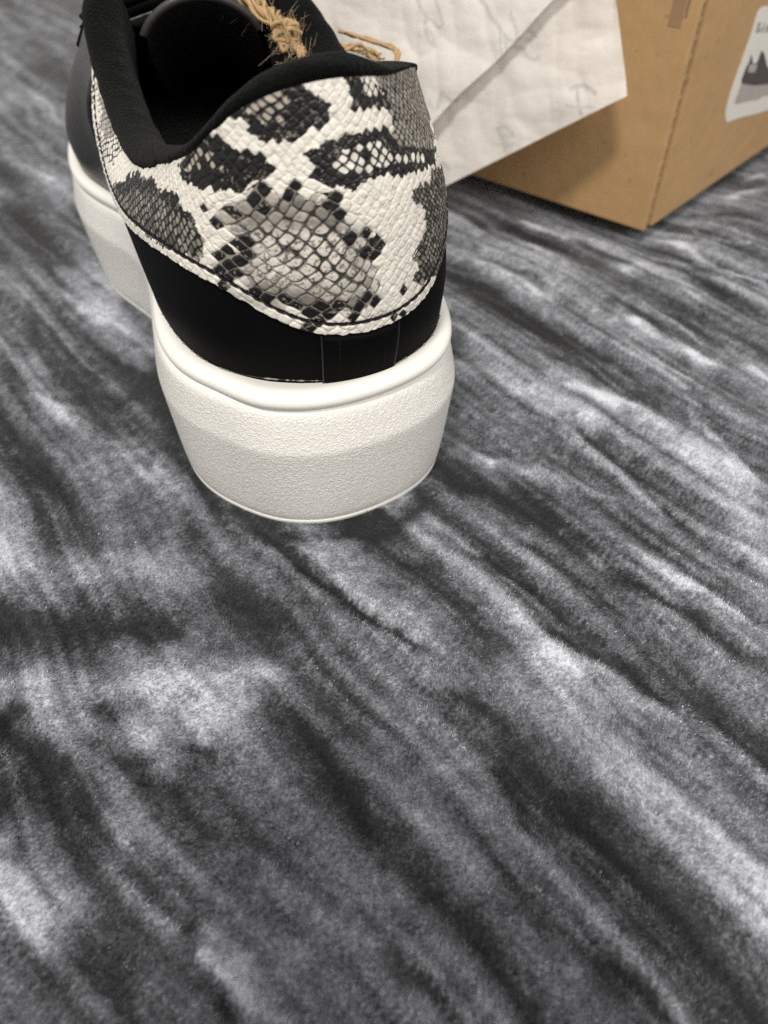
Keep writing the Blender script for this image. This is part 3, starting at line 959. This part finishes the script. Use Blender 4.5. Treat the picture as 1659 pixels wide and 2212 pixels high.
# tongue: arched padded sheet rising out of the throat
su = np.linspace(0, 1, 50); sv = np.linspace(-1, 1, 50)
cl = catmull(np.array([(19, -.6, 5.6), (17, -.7, 6.6), (15, -.8, 7.6), (13.2, -.9, 8.7), (11.7, -1.0, 9.55)]), 50)
hw = np.interp(su, [0, .4, .8, 1], [1.5, 1.7, 1.75, 1.6])


def tongue_surface(off):
    P = np.zeros((50, 50, 3))
    ang = sv * 1.15
    for i in range(50):
        P[i, :, 0] = cl[i, 0] + .25 * su[i] * sv ** 2
        P[i, :, 1] = cl[i, 1] + (hw[i] + off) * np.sin(ang) / math.sin(1.15)
        P[i, :, 2] = cl[i, 2] - (1 - np.cos(ang)) * (hw[i] + off) * .95 + off
    return P


tA, tB = tongue_surface(0.0), tongue_surface(.19)
TG = np.concatenate([tB, tA[::-1][:, :]], 0)
tongue = grid_obj("tongue", shoe2world(TG), M_TONGUE, None)
tst = []
for j in (5, 44):
    bag = Bag()
    p = tB[24:, j] + np.array([-.02, 0, .02])
    for i in range(0, 24, 3):
        bag.add(*tube(shoe2world(p[i:i + 3]), .016, 5))
    tst.append(bag.build("stitching", M_GREYTHREAD))
# stitches along the left quarter below the collar
bag = Bag()
q = np.linspace(.70, .735, 90)
p = upper(q, np.full(90, .955)) + upper_n(q, np.full(90, .955)) * .07
for i in range(0, 88, 5): bag.add(*tube(shoe2world(p[i:i + 4]), .018, 5))
qst = bag.build("stitching", M_GREYTHREAD)

# eyestays with eyelets and laces across the throat
for side in (0, 1):
    a, b = (.30, .42) if side == 0 else (.58, .70)
    P, _, _ = patch(a, b, lambda t: .80 + 0 * t, lambda t: .99 + 0 * t, 60, 14, .12)
    ey = grid_obj("eyestay", P, M_NUBUCK); parent_keep(ey, shoe) if False else None
    ey.parent = shoe; ey.matrix_parent_inverse = shoe.matrix_basis.inverted()
for i in range(4):
    f = i / 3
    tl = .315 + .085 * f; tr = 1 - tl
    pl = upper(np.array([tl]), np.array([.90]))[0]; pr = upper(np.array([tr]), np.array([.90]))[0]
    m_ = (pl + pr) / 2; m_[2] += 1.0 - .4 * f
    c = catmull(np.array([pl + [0, -.35, -.25], pl + [0, -.1, .2], m_, pr + [0, .1, .2], pr + [0, .35, -.25]]), 30)
    V, Q, T = tube(np.zeros((30, 3)) + c, .22, 10)
    V = shoe2world(V)
    ob = link("lace", raw_mesh("lace", V, Q, T), M_NUBUCK)
    ob.parent = shoe; ob.matrix_parent_inverse = shoe.matrix_basis.inverted()

for ob in (mid, bd, outsole, quarter, vamp, collar, lin, insole, snake, strip, tongue, glue):
    parent_keep(ob, shoe)
parent_keep(stitch, snake) if False else None
for ob, par in ((stitch, snake), (strip_st, strip), (seams[0], strip), (seams[1], strip), (tst[0], tongue), (tst[1], tongue), (qst, vamp)):
    ob.parent = par

# ------------------------------------------------------------------ cardboard box
C0 = at_z(np.array([1390.0]), np.array([500.0]), 0.35)[0]
DL = np.array([-.745, .667]); DL /= np.linalg.norm(DL)       # along the left face
DR = np.array([.667, .745]); DR /= np.linalg.norm(DR)        # along the right face
BZ0, BH, BL, BW = .35, 12.2, 21.0, 33.0
box = empty("cardboard_box", (C0[0], C0[1], BZ0), "brown corrugated cardboard box with a white shoe label", "box")


def boxpt(l, r, z):
    l, r, z = np.broadcast_arrays(np.asarray(l, float), np.asarray(r, float), np.asarray(z, float))
    return np.stack([C0[0] + DL[0] * l + DR[0] * r, C0[1] + DL[1] * l + DR[1] * r, BZ0 + z], -1)


def slab(l0, l1, r0, r1, z0, z1, name, mat, n=(1, 1, 1), bev=.04):
    import bmesh
    bm = bmesh.new()
    c = [bm.verts.new(boxpt(l, r, z) * CM) for l in (l0, l1) for r in (r0, r1) for z in (z0, z1)]
    for f in ((0, 1, 3, 2), (4, 6, 7, 5), (0, 4, 5, 1), (2, 3, 7, 6), (0, 2, 6, 4), (1, 5, 7, 3)):
        bm.faces.new([c[i] for i in f])
    bmesh.ops.recalc_face_normals(bm, faces=bm.faces)
    if bev: bmesh.ops.bevel(bm, geom=bm.edges[:], offset=bev * CM, segments=3, affect='EDGES', profile=.5)
    me = bpy.data.meshes.new(name); bm.to_mesh(me); bm.free()
    ob = link(name, me, mat)
    parent_keep(ob, box)
    return ob


TH = .32
EDGE = .36   # the corrugated edge strip, set back from the corner
slab(0.02, BL, 0.0, TH - .06, 0, BH, "panel", M_CARD)                      # left face
slab(-.0, TH, TH + EDGE + .02, BW, 0, BH, "panel", M_CARD, bev=.03)  # right face
slab(BL - TH, BL, TH + .01, BW, 0, BH, "panel", M_CARD)
slab(TH + .01, BL - TH - .01, BW - TH, BW, 0, BH, "panel", M_CARD)
slab(TH + .01, BL - TH - .01, TH + .01, BW - TH - .01, .05, .05 + TH, "panel", M_CARD)
lid = slab(-.25, BL + .25, -.25, BW + .25, BH + .01, BH + TH, "lid", M_CARD)
# corrugated edge: two liners and a wavy flute between, open to the right face side
zz = np.linspace(.15, BH - .02, 700)
fl = TH + .02 + EDGE * .62 + EDGE * .30 * np.sin(zz * 2 * np.pi / .62 + .6 * np.sin(zz * 1.7)) * smooth(0, .9, zz)
bagw = Bag()
Pw = np.stack([boxpt(np.full_like(zz, d), fl + o, zz) for d, o in ((.13, -.014), (.13, .014), (1.2, .022), (1.2, -.022))], 1)
bagw.add(Pw.reshape(-1, 3), grid_faces(len(zz), 4, False, True))
flute = bagw.build("flute", M_LINER); parent_keep(flute, box)
slab(1.48, 1.5, TH + .02, TH + EDGE, .1, BH - .02, "liner", M_DARKCARD, bev=0)
# locking slot near the top of the left face
sl = at_y(np.array([1.0]), np.array([1.0]), 30.0)
slab(.55, 1.05, -.012, .05, 7.25, BH - .4, "tuck_slot", M_TAPE, bev=.01)
slab(.42, .5, -.02, .05, 7.6, BH - .4, "tuck_slot", M_DARKCARD, bev=.01)


def on_right_face(pts, lift=.0):
    """display px -> point on the right face of the box"""
    out = []
    nrm_ = np.array([-DL[0], -DL[1], 0])
    for (x, y) in pts:
        d = ray(x, y)
        p0 = np.array([C0[0], C0[1], 0]) + nrm_ * lift
        t = ((p0 - np.array([0, 0, CAMH])) * nrm_).sum() / (d * nrm_).sum()
        p = d * t; p[2] += CAMH
        out.append(p)
    return np.array(out)


def decal(name, pts, lift, mat, parent, thick=.012):
    P = on_right_face(pts, lift); n = len(P)
    nb = np.array([-DL[0], -DL[1], 0]) * -thick
    V = np.vstack([P, P + nb])
    bm_me = bpy.data.meshes.new(name)
    faces = [list(range(n)), list(range(2 * n - 1, n - 1, -1))] + [[i, i + n, (i + 1) % n + n, (i + 1) % n] for i in range(n)]
    bm_me.from_pydata([tuple(v * CM) for v in V], [], faces)
    import bmesh
    bm = bmesh.new(); bm.from_mesh(bm_me); bmesh.ops.recalc_face_normals(bm, faces=bm.faces); bm.to_mesh(bm_me); bm.free()
    bm_me.materials.append(mat)
    ob = bpy.data.objects.new(name, bm_me); scene.collection.objects.link(ob)
    ob.parent = parent; ob.matrix_parent_inverse = (box.matrix_basis.inverted() if parent is box else parent.matrix_basis)
    return ob


def zs(pts): return [(1426.8 + .14 * x, .14 * y) for x, y in pts]


lab = decal("label", catmull(np.array(zs([(1000, 1830), (1010, 1700), (1090, 1400), (1250, 950), (1400, 520), (1480, 260), (1530, 150), (1590, 105), (1700, 95), (2100, 60), (2160, 110), (2130, 400), (2010, 900), (1900, 1300), (1850, 1540), (1760, 1650), (1500, 1750), (1250, 1810), (1080, 1870), (1030, 1890), (1000, 1830)])), 120)[:-1].tolist(), .014, M_STICKER, box)
lab["label"] = "white rounded sticker with a dark printed picture"
decal("printed_ground", zs([(1180, 1480), (1250, 1280), (1700, 1250), (1900, 1200), (1820, 1460), (1600, 1480), (1500, 1540), (1350, 1560), (1200, 1605), (1140, 1590)]), .022, M_INKMID, lab, .004)
decal("printed_picture", zs([(1260, 1290), (1250, 1230), (1320, 1050), (1380, 940), (1400, 840), (1420, 900), (1420, 960), (1450, 990), (1500, 950), (1560, 780), (1600, 820), (1650, 1020), (1720, 1100), (1840, 1080), (1900, 1180), (1850, 1260), (1650, 1300), (1450, 1320)]), .027, M_INKDARK, lab, .004)
decal("printed_picture", zs([(1370, 1010), (1420, 985), (1460, 1000), (1500, 990), (1460, 1110), (1400, 1120), (1350, 1110)]), .032, M_INKMID, lab, .004)
# heading on the label: M i s
decal("printed_letter", zs([(1470, 505), (1510, 345), (1560, 345), (1530, 420), (1555, 460), (1530, 500)]), .022, M_INKGREY, lab, .004)
decal("printed_letter", zs([(1560, 500), (1580, 400), (1605, 400), (1590, 500)]), .022, M_INKGREY, lab, .004)
decal("printed_letter", zs([(1590, 370), (1597, 345), (1622, 345), (1612, 370)]), .022, M_INKGREY, lab, .004)
decal("printed_letter", zs([(1615, 495), (1618, 465), (1650, 465), (1655, 450), (1622, 440), (1630, 395), (1690, 390), (1690, 415), (1655, 420), (1655, 430), (1685, 440), (1680, 495)]), .022, M_INKGREY, lab, .004)

# ------------------------------------------------------------------ tissue paper hanging out of the box beside the shoe
Acor = at_z(np.array([870.0]), np.array([447.0]), 0.25)[0]
Ccor_d = ray(1357.0, 205.0)
Ccor = Ccor_d * 27.3; Ccor[2] += CAMH
e1 = Ccor - Acor
e2 = np.array([-.06, .16, 1.0])
pn = np.cross(e1, e2); pn /= np.linalg.norm(pn)
if pn[1] > 0: pn = -pn


def on_paper(x, y):
    d = ray(x, y)
    t = ((Acor - np.array([0, 0, CAMH])) @ pn) / (d @ pn)
    p = d * t[..., None]; p[..., 2] += CAMH
    return p


INK = []
def z2(pts): return [(896 + .26 * x, .26 * y) for x, y in pts]
def z3(pts): return [(896 + .28 * x, 133 + .28 * y) for x, y in pts]
for pts, w in [(z2([(90, -20), (115, 60), (155, 125), (150, 200), (185, 320), (230, 365)]), 4.5), (z2([(155, 125), (210, 165), (255, 215), (285, 190), (270, 110), (235, -20)]), 3.5),
               (z2([(150, 200), (200, 260), (225, 350)]), 2.5),
               (z2([(585, -10), (640, 60), (670, 130), (725, 190), (752, 240)]), 5.5), (z2([(752, 240), (750, 330), (765, 430)]), 3), (z2([(752, 240), (805, 300), (850, 330), (880, 310), (885, 260), (830, 100)]), 3.2), (z2([(790, 330), (800, 400)]), 2.5),
               (z2([(960, 255), (1010, 300)]), 5), (z2([(930, 320), (980, 330)]), 4), (z2([(850, 385), (915, 405)]), 6), (z2([(915, 435), (965, 485), (1025, 490), (1030, 460)]), 3),
               (z2([(280, 740), (245, 870)]), 4), (z2([(280, 740), (335, 790), (365, 835)]), 4), (z2([(180, 820), (220, 880)]), 3),
               (z3([(1215, 205), (1270, 182), (1330, 192), (1395, 240)]), 6), (z3([(1258, 200), (1270, 300), (1290, 400)]), 4), (z3([(1175, 330), (1260, 345), (1400, 350)]), 2.5),
               (z3([(640, 515), (700, 500), (745, 520), (770, 570)]), 4.5), (z3([(652, 520), (680, 600), (700, 690)]), 3.5), (z3([(600, 630), (680, 640), (770, 640)]), 2.5),
               (z3([(180, 760), (240, 780), (280, 830)]), 4), (z3([(200, 760), (215, 850), (230, 900)]), 3)]:
    INK.append((catmull(np.array(pts), 24), w))


def sheet(bot, top, nu, nv, lift_fn, name, parent, curl=None):
    b = catmull(np.array(bot), nu); t = catmull(np.array(top), nu)
    f = np.linspace(0, 1, nv)
    XY = b[:, None] * (1 - f[None, :, None]) + t[:, None] * f[None, :, None]
    P = on_paper(XY[..., 0], XY[..., 1])
    ink = np.zeros(P.shape[:2])
    for ln, w in INK:
        d = seg_dist(XY[..., 0], XY[..., 1], ln)
        ink = np.maximum(ink, (1 - smooth(w * .55, w * 1.15, d)))
    ink *= .65 + .35 * fbm(nzS1, XY[..., 0] / 9, XY[..., 1] / 9, 3)
    L = lift_fn(XY, P)
    P = P + pn * L[..., None]
    ob = grid_obj(name, P, M_PAPER)
    add_attr(ob.data, "ink", ink)
    ob.parent = parent; ob.matrix_parent_inverse = parent.matrix_basis.inverted()
    return ob, P


paper = empty("tissue_paper", Acor, "crumpled white tissue paper with grey script print hanging beside the box", "paper")
nzP, nzP2 = Noise2(71), Noise2(72)


def crumple(P):
    x, z = P[..., 0], P[..., 2]
    c = .10 * fbm(nzP, x / 2.6, z / 2.6, 3)
    for k, (ax, az, w) in enumerate(((1.6, 1.1, .07), (.8, -.9, .05), (-.5, 1.4, .05), (2.3, .4, .03))):
        c = c + w * np.abs(nzP2((x * ax + z * .3) / 1.6 + 13 * k, (z * az - x * .2) / 1.9))
    return 1.5 * c + .012 * np.abs(nzP(x / .35, z / .35))


# back layer, whose right corner shows
back, Pb = sheet([(868, 449), (900, 433), (955, 405), (1160, 303), (1300, 233), (1357, 205)],
                 [(760, -425), (800, -425), (860, -425), (1040, -425), (1190, -425), (1275, -425)], 240, 240,
                 lambda XY, P: crumple(P), "back_sheet", paper)
# front layer lies over it and throws a narrow shadow along its edge
front_edge = [(380, 30), (470, 55), (560, 70), (700, 200), (800, 345), (862, 345), (927, 284), (1000, 203), (1088, 122), (1195, 5), (1300, -110)]
front_top = [(330, -425), (430, -425), (520, -425), (620, -425), (700, -425), (800, -425), (880, -425), (960, -425), (1050, -425), (1160, -425), (1262, -425)]
frontsh, Pf = sheet(front_edge, front_top, 300, 220,
                    lambda XY, P: .48 + .22 * smooth(1050, 900, XY[..., 0]) + 1.0 * crumple(P), "front_sheet", paper)

# ------------------------------------------------------------------ jute twine tied at the laces
twine = empty("jute_twine", at_y(np.array([640.0]), np.array([80.0]), 25.0)[0], "frayed tan jute twine knotted at the black shoe collar", "twine")


def pts_y(lst):
    a = np.array(lst, float)
    return at_y(a[:, 0], a[:, 1], a[:, 2])


def ply_strand(path, rad, n=160, turns=None, plies=2):
    c = catmull(pts_y(path), n)
    L = np.linalg.norm(np.diff(c, axis=0), axis=1).sum()
    T = np.gradient(c, axis=0); T /= np.linalg.norm(T, axis=1)[:, None]
    A = np.cross(T, np.array([.1, .2, 1.0])); A /= np.linalg.norm(A, axis=1)[:, None]
    B = np.cross(T, A)
    s = np.linspace(0, L, n) / (rad * 5.5) * 2 * np.pi
    b = Bag()
    for k in range(plies):
        ph = s + k * 2 * np.pi / plies
        cc = c + rad * .55 * (np.cos(ph)[:, None] * A + np.sin(ph)[:, None] * B)
        cc += rng.normal(0, rad * .05, cc.shape)
        b.add(*tube(cc, rad * .62 * (1 + .12 * np.sin(np.arange(n) * .9 + k)), 8))
    return b, c


fib = Bag()


def fuzz(c, count, length, spread):
    for _ in range(count):
        i = rng.integers(0, len(c))
        p = c[i] + rng.normal(0, spread * .4, 3)
        d = rng.normal(0, 1, 3); d /= np.linalg.norm(d)
        k = rng.normal(0, 1.1, 3)
        f = np.linspace(0, 1, 6)[:, None]
        q = p + length * (.5 + rng.random()) * (d * f + k * f * f * .6)
        fib.add(*tube(q, np.linspace(.0075, .003, 6), 3, cap=False))


def loose(path, n_str, spread, rad, n=70, wob=.10):
    """a hank of thin wavy strands following one path"""
    c = catmull(pts_y(path), n)
    b = Bag()
    f = np.linspace(0, 1, n)
    for k in range(n_str):
        o = rng.normal(0, spread * .55, 3)
        ph = rng.uniform(0, 6.28, 3); fr_ = rng.uniform(1.0, 3.2, 3)
        tw = 2 * np.pi * (f * 2.2 + k / n_str)
        q = c + o * .6 + np.stack([np.sin(fr_[i] * 6.28 * f + ph[i]) * wob * rng.uniform(.4, 1) for i in range(3)], -1)
        q = q + spread * .6 * np.stack([np.cos(tw), 0 * tw, np.sin(tw)], -1)
        b.add(*tube(q, rad * rng.uniform(.7, 1.25) * (1 + .15 * np.sin(f * 40 + k)), 6))
    return b, c


b1, c1 = loose([(455, -80, 27.6), (500, -25, 26.8), (548, 8, 26.0), (590, 38, 25.4), (625, 66, 25.0)], 16, .23, .055, wob=.06); s1 = b1.build("strand", M_JUTE)
b2, c2 = loose([(632, 80, 24.9), (645, 100, 24.6), (658, 122, 24.2), (668, 160, 23.8)], 9, .17, .050, wob=.06); s2 = b2.build("strand", M_JUTE)
b3, c3 = loose([(640, 84, 24.9), (685, 96, 25.1), (730, 102, 25.3), (780, 108, 25.3), (820, 125, 25.0)], 6, .10, .045, wob=.06); s3 = b3.build("strand", M_JUTE)
b4, c4 = loose([(735, 66, 26.6), (775, 80, 26.2), (820, 93, 25.6), (858, 112, 25.0), (855, 150, 24.4)], 3, .045, .05, wob=.03); s4 = b4.build("strand", M_JUTE)
# knot: thin strands wound round each other, uneven
kc = pts_y([(628, 74, 25.0)])[0]
kb = Bag(); kpts = []
for k in range(30):
    th = np.linspace(0, 2 * np.pi * rng.uniform(.8, 1.5), 50) + rng.uniform(0, 6.28)
    ra, rb = rng.uniform(.08, .44), rng.uniform(.08, .42)
    tiltk = rng.normal(0, .55)
    x = ra * np.cos(th) + .05 * np.sin(3 * th + k); z = rb * np.sin(th) + .05 * np.cos(2.3 * th + k)
    y = .28 * np.sin(th * .5 + k) + rng.normal(0, .08)
    q = np.stack([kc[0] + x * math.cos(tiltk) - y * math.sin(tiltk) + .05 * rng.normal(), kc[1] + y * .8 - .1, kc[2] + z + .25 * x * -.6], -1)
    kb.add(*tube(q, .058 * rng.uniform(.8, 1.3), 6)); kpts.append(q)
kp = np.vstack(kpts)
knot = kb.build("knot", M_JUTE)
fuzz(c1, 150, .32, .22); fuzz(c2, 120, .38, .22); fuzz(c3, 90, .35, .15); fuzz(kp, 260, .30, .10); fuzz(c4, 16, .18, .08)
fz = fib.build("loose_fibres", M_JUTEFIB); fz["kind"] = "stuff"
for ob in (s1, s2, s3, s4, knot, fz): parent_keep(ob, twine)

# ------------------------------------------------------------------ bedspread mesh
def axis_grid(lo, hi, focus, fine, grow):
    xs = [focus]
    st = fine
    x = focus
    while x < hi:
        x += st; xs.append(x)
        if x > focus + 14: st = min(st * grow, 2.5)
    x = focus; st = fine
    while x > lo:
        x -= st; xs.insert(0, x)
        if x < focus - 14: st = min(st * grow, 2.5)
    return np.array(xs)


gx = axis_grid(-95, 95, 0.0, .12, 1.012)
gy = axis_grid(-30, 140, 12.0, .12, 1.010)
GX, GY = np.meshgrid(gx, gy, indexing='ij')


def shoe_local(X, Y):
    dx, dy = X - O[0], Y - O[1]
    return dx * AX[0] + dy * AX[1], dx * RX[0] + dy * RX[1]


def press(X, Y, h):
    """the shoe and the box press the cloth flat beneath them"""
    s, r = shoe_local(X, Y)
    r2 = r + .9 * smooth(8, 22, s)
    d = np.maximum(np.abs(r2) - 4.0, np.maximum(-s - .2, s - 25.6))
    k = 1 - smooth(-.6, 2.2, d)
    h = h * (1 - k) + (.10) * k
    dx, dy = X - C0[0], Y - C0[1]
    l = dx * DL[0] + dy * DL[1]; rr = dx * DR[0] + dy * DR[1]
    d2 = np.maximum(np.maximum(-l, l - BL), np.maximum(-rr, rr - BW))
    k2 = 1 - smooth(-.5, 2.5, d2)
    return np.where(k2 > 0, h * (1 - k2) + (-.30) * k2, h)


GZ = press(GX, GY, bed_height(GX, GY))
bed = grid_obj("bedspread", np.stack([GX, GY, GZ], -1), M_VELVET)
add_attr(bed.data, "nap_and_shade", nap_and_shade(GX, GY))
bed["kind"] = "structure"
bed["label"] = "grey crushed velvet bedspread with dark and silvery streaks"

# short pile fibres of the velvet where the camera is close enough to see them
NF = 380000
fr = np.random.default_rng(5)
fpx = fr.uniform(-260, 1920, NF); fpy = fr.uniform(330, 2420, NF)
fp = at_z(fpx, fpy, 0.0)
FX, FY = fp[:, 0], fp[:, 1]
s_, r_ = shoe_local(FX, FY)
r2_ = r_ + .9 * smooth(8, 22, s_)
keep = (np.maximum(np.abs(r2_ - .25 * (s_ < 6)) - 3.3, np.maximum(-s_ - .0, s_ - 25.6)) > 0)
dx_, dy_ = FX - C0[0], FY - C0[1]
keep &= ~((dx_ * DL[0] + dy_ * DL[1] > -.1) & (dx_ * DR[0] + dy_ * DR[1] > -.1))
FX, FY = FX[keep], FY[keep]; NF = len(FX)
FZ = press(FX, FY, bed_height(FX, FY))
FN = nap_and_shade(FX, FY)
swirl = 1.1 * nzB(FX / 1.7, FY / 1.7) + .9 * nzC(FX / .6, FY / .6)
ang = SA + math.pi * .5 + swirl + fr.normal(0, .45, NF)
tilt = np.clip(.95 - .55 * (FN - .45) + fr.normal(0, .22, NF), .2, 1.45)      # from the vertical
gl_ = fr.random(NF) < .26 * np.clip(FN * 2, .3, 1.3)
length = np.where(gl_, .045, fr.uniform(.085, .165, NF)); width = fr.uniform(.007, .014, NF)
tip = np.stack([np.sin(tilt) * np.cos(ang), np.sin(tilt) * np.sin(ang), np.cos(tilt)], -1) * length[:, None]
wa = fr.uniform(0, 2 * math.pi, NF)
side = np.stack([np.cos(wa), np.sin(wa), 0 * wa], -1) * width[:, None]
root = np.stack([FX, FY, FZ - .015], -1)
V = np.stack([root - side, root + side, root + tip], 1).reshape(-1, 3)
pile_me = raw_mesh("pile", V, None, np.arange(3 * NF).reshape(-1, 3))
add_attr(pile_me, "nap_and_shade", np.repeat(FN + fr.normal(0, .10, NF), 3))
add_attr(pile_me, "glint", np.repeat(gl_.astype(float), 3))
pile = link("pile", pile_me, None, bed)
pile["kind"] = "stuff"
m = NT("velvet_pile")
x = m.math('ADD', m.attr("nap_and_shade"), 0.0, clamp=True)
colr = m.ramp(x, VELVET_STOPS)
gl = m.attr("glint")
m.set(Base_Color=m.mix(m.math('MULTIPLY', gl, m.math('MULTIPLY', x, 1.3), clamp=True), colr, (.80, .81, .85)), Roughness=m.math('SUBTRACT', .55, m.math('MULTIPLY', gl, .15)), Specular_IOR_Level=m.math('ADD', .25, m.math('MULTIPLY', gl, .6)))  # sparkle of the glint fibres is painted as a near-white base colour
pile_me.materials.append(m.m)

# ------------------------------------------------------------------ the phone that took the picture, behind the lens: its shadow lies on the bed
phone = empty("smartphone", (-2.3, -4.5, 8.0), "black smartphone above the bed whose shadow falls before the heel", "phone")


def phone_pt(x, y, z):
    """x right, y up along the phone, z out of its back towards the scene; lens at the origin"""
    R = np.array([1, 0, 0]); U = np.array([0, SP, CP]); Fw = np.array([0, CP, -SP])
    return np.array([0, 0, CAMH]) + x * R + y * U + z * Fw


def phone_block(x0, x1, y0, y1, z0, z1, rad, name, mat):
    pts = []
    for cx_, cy_, a0 in ((x1 - rad, y1 - rad, 0), (x0 + rad, y1 - rad, 90), (x0 + rad, y0 + rad, 180), (x1 - rad, y0 + rad, 270)):
        for a in np.linspace(a0, a0 + 90, 8):
            pts.append((cx_ + rad * math.cos(math.radians(a)), cy_ + rad * math.sin(math.radians(a))))
    n = len(pts)
    V = [phone_pt(x, y, z1) for x, y in pts] + [phone_pt(x, y, z0) for x, y in pts]
    me = bpy.data.meshes.new(name)
    me.from_pydata([tuple(v * CM) for v in V], [], [list(range(n)), list(range(2 * n - 1, n - 1, -1))] + [[i, (i + n), (i + 1) % n + n, (i + 1) % n] for i in range(n)])
    import bmesh
    bm = bmesh.new(); bm.from_mesh(me); bmesh.ops.recalc_face_normals(bm, faces=bm.faces); bm.to_mesh(me); bm.free()
    me.materials.append(mat)
    ob = bpy.data.objects.new(name, me); scene.collection.objects.link(ob); parent_keep(ob, phone)
    return ob


M_PHONE = mat_plain("phone_black", (.02, .02, .022), .35)
M_SCREEN = mat_plain("phone_screen_glass", (.01, .01, .012), .08)
phone_block(-5.4, 2.1, -14.2, 1.5, -1.35, -.45, 1.1, "body", M_PHONE)
phone_block(-5.2, 1.9, -14.0, 1.3, -1.38, -1.34, 1.0, "screen", M_SCREEN)
phone_block(-2.2, 1.5, -2.6, 1.1, -.46, -.33, .8, "camera_bump", M_PHONE)
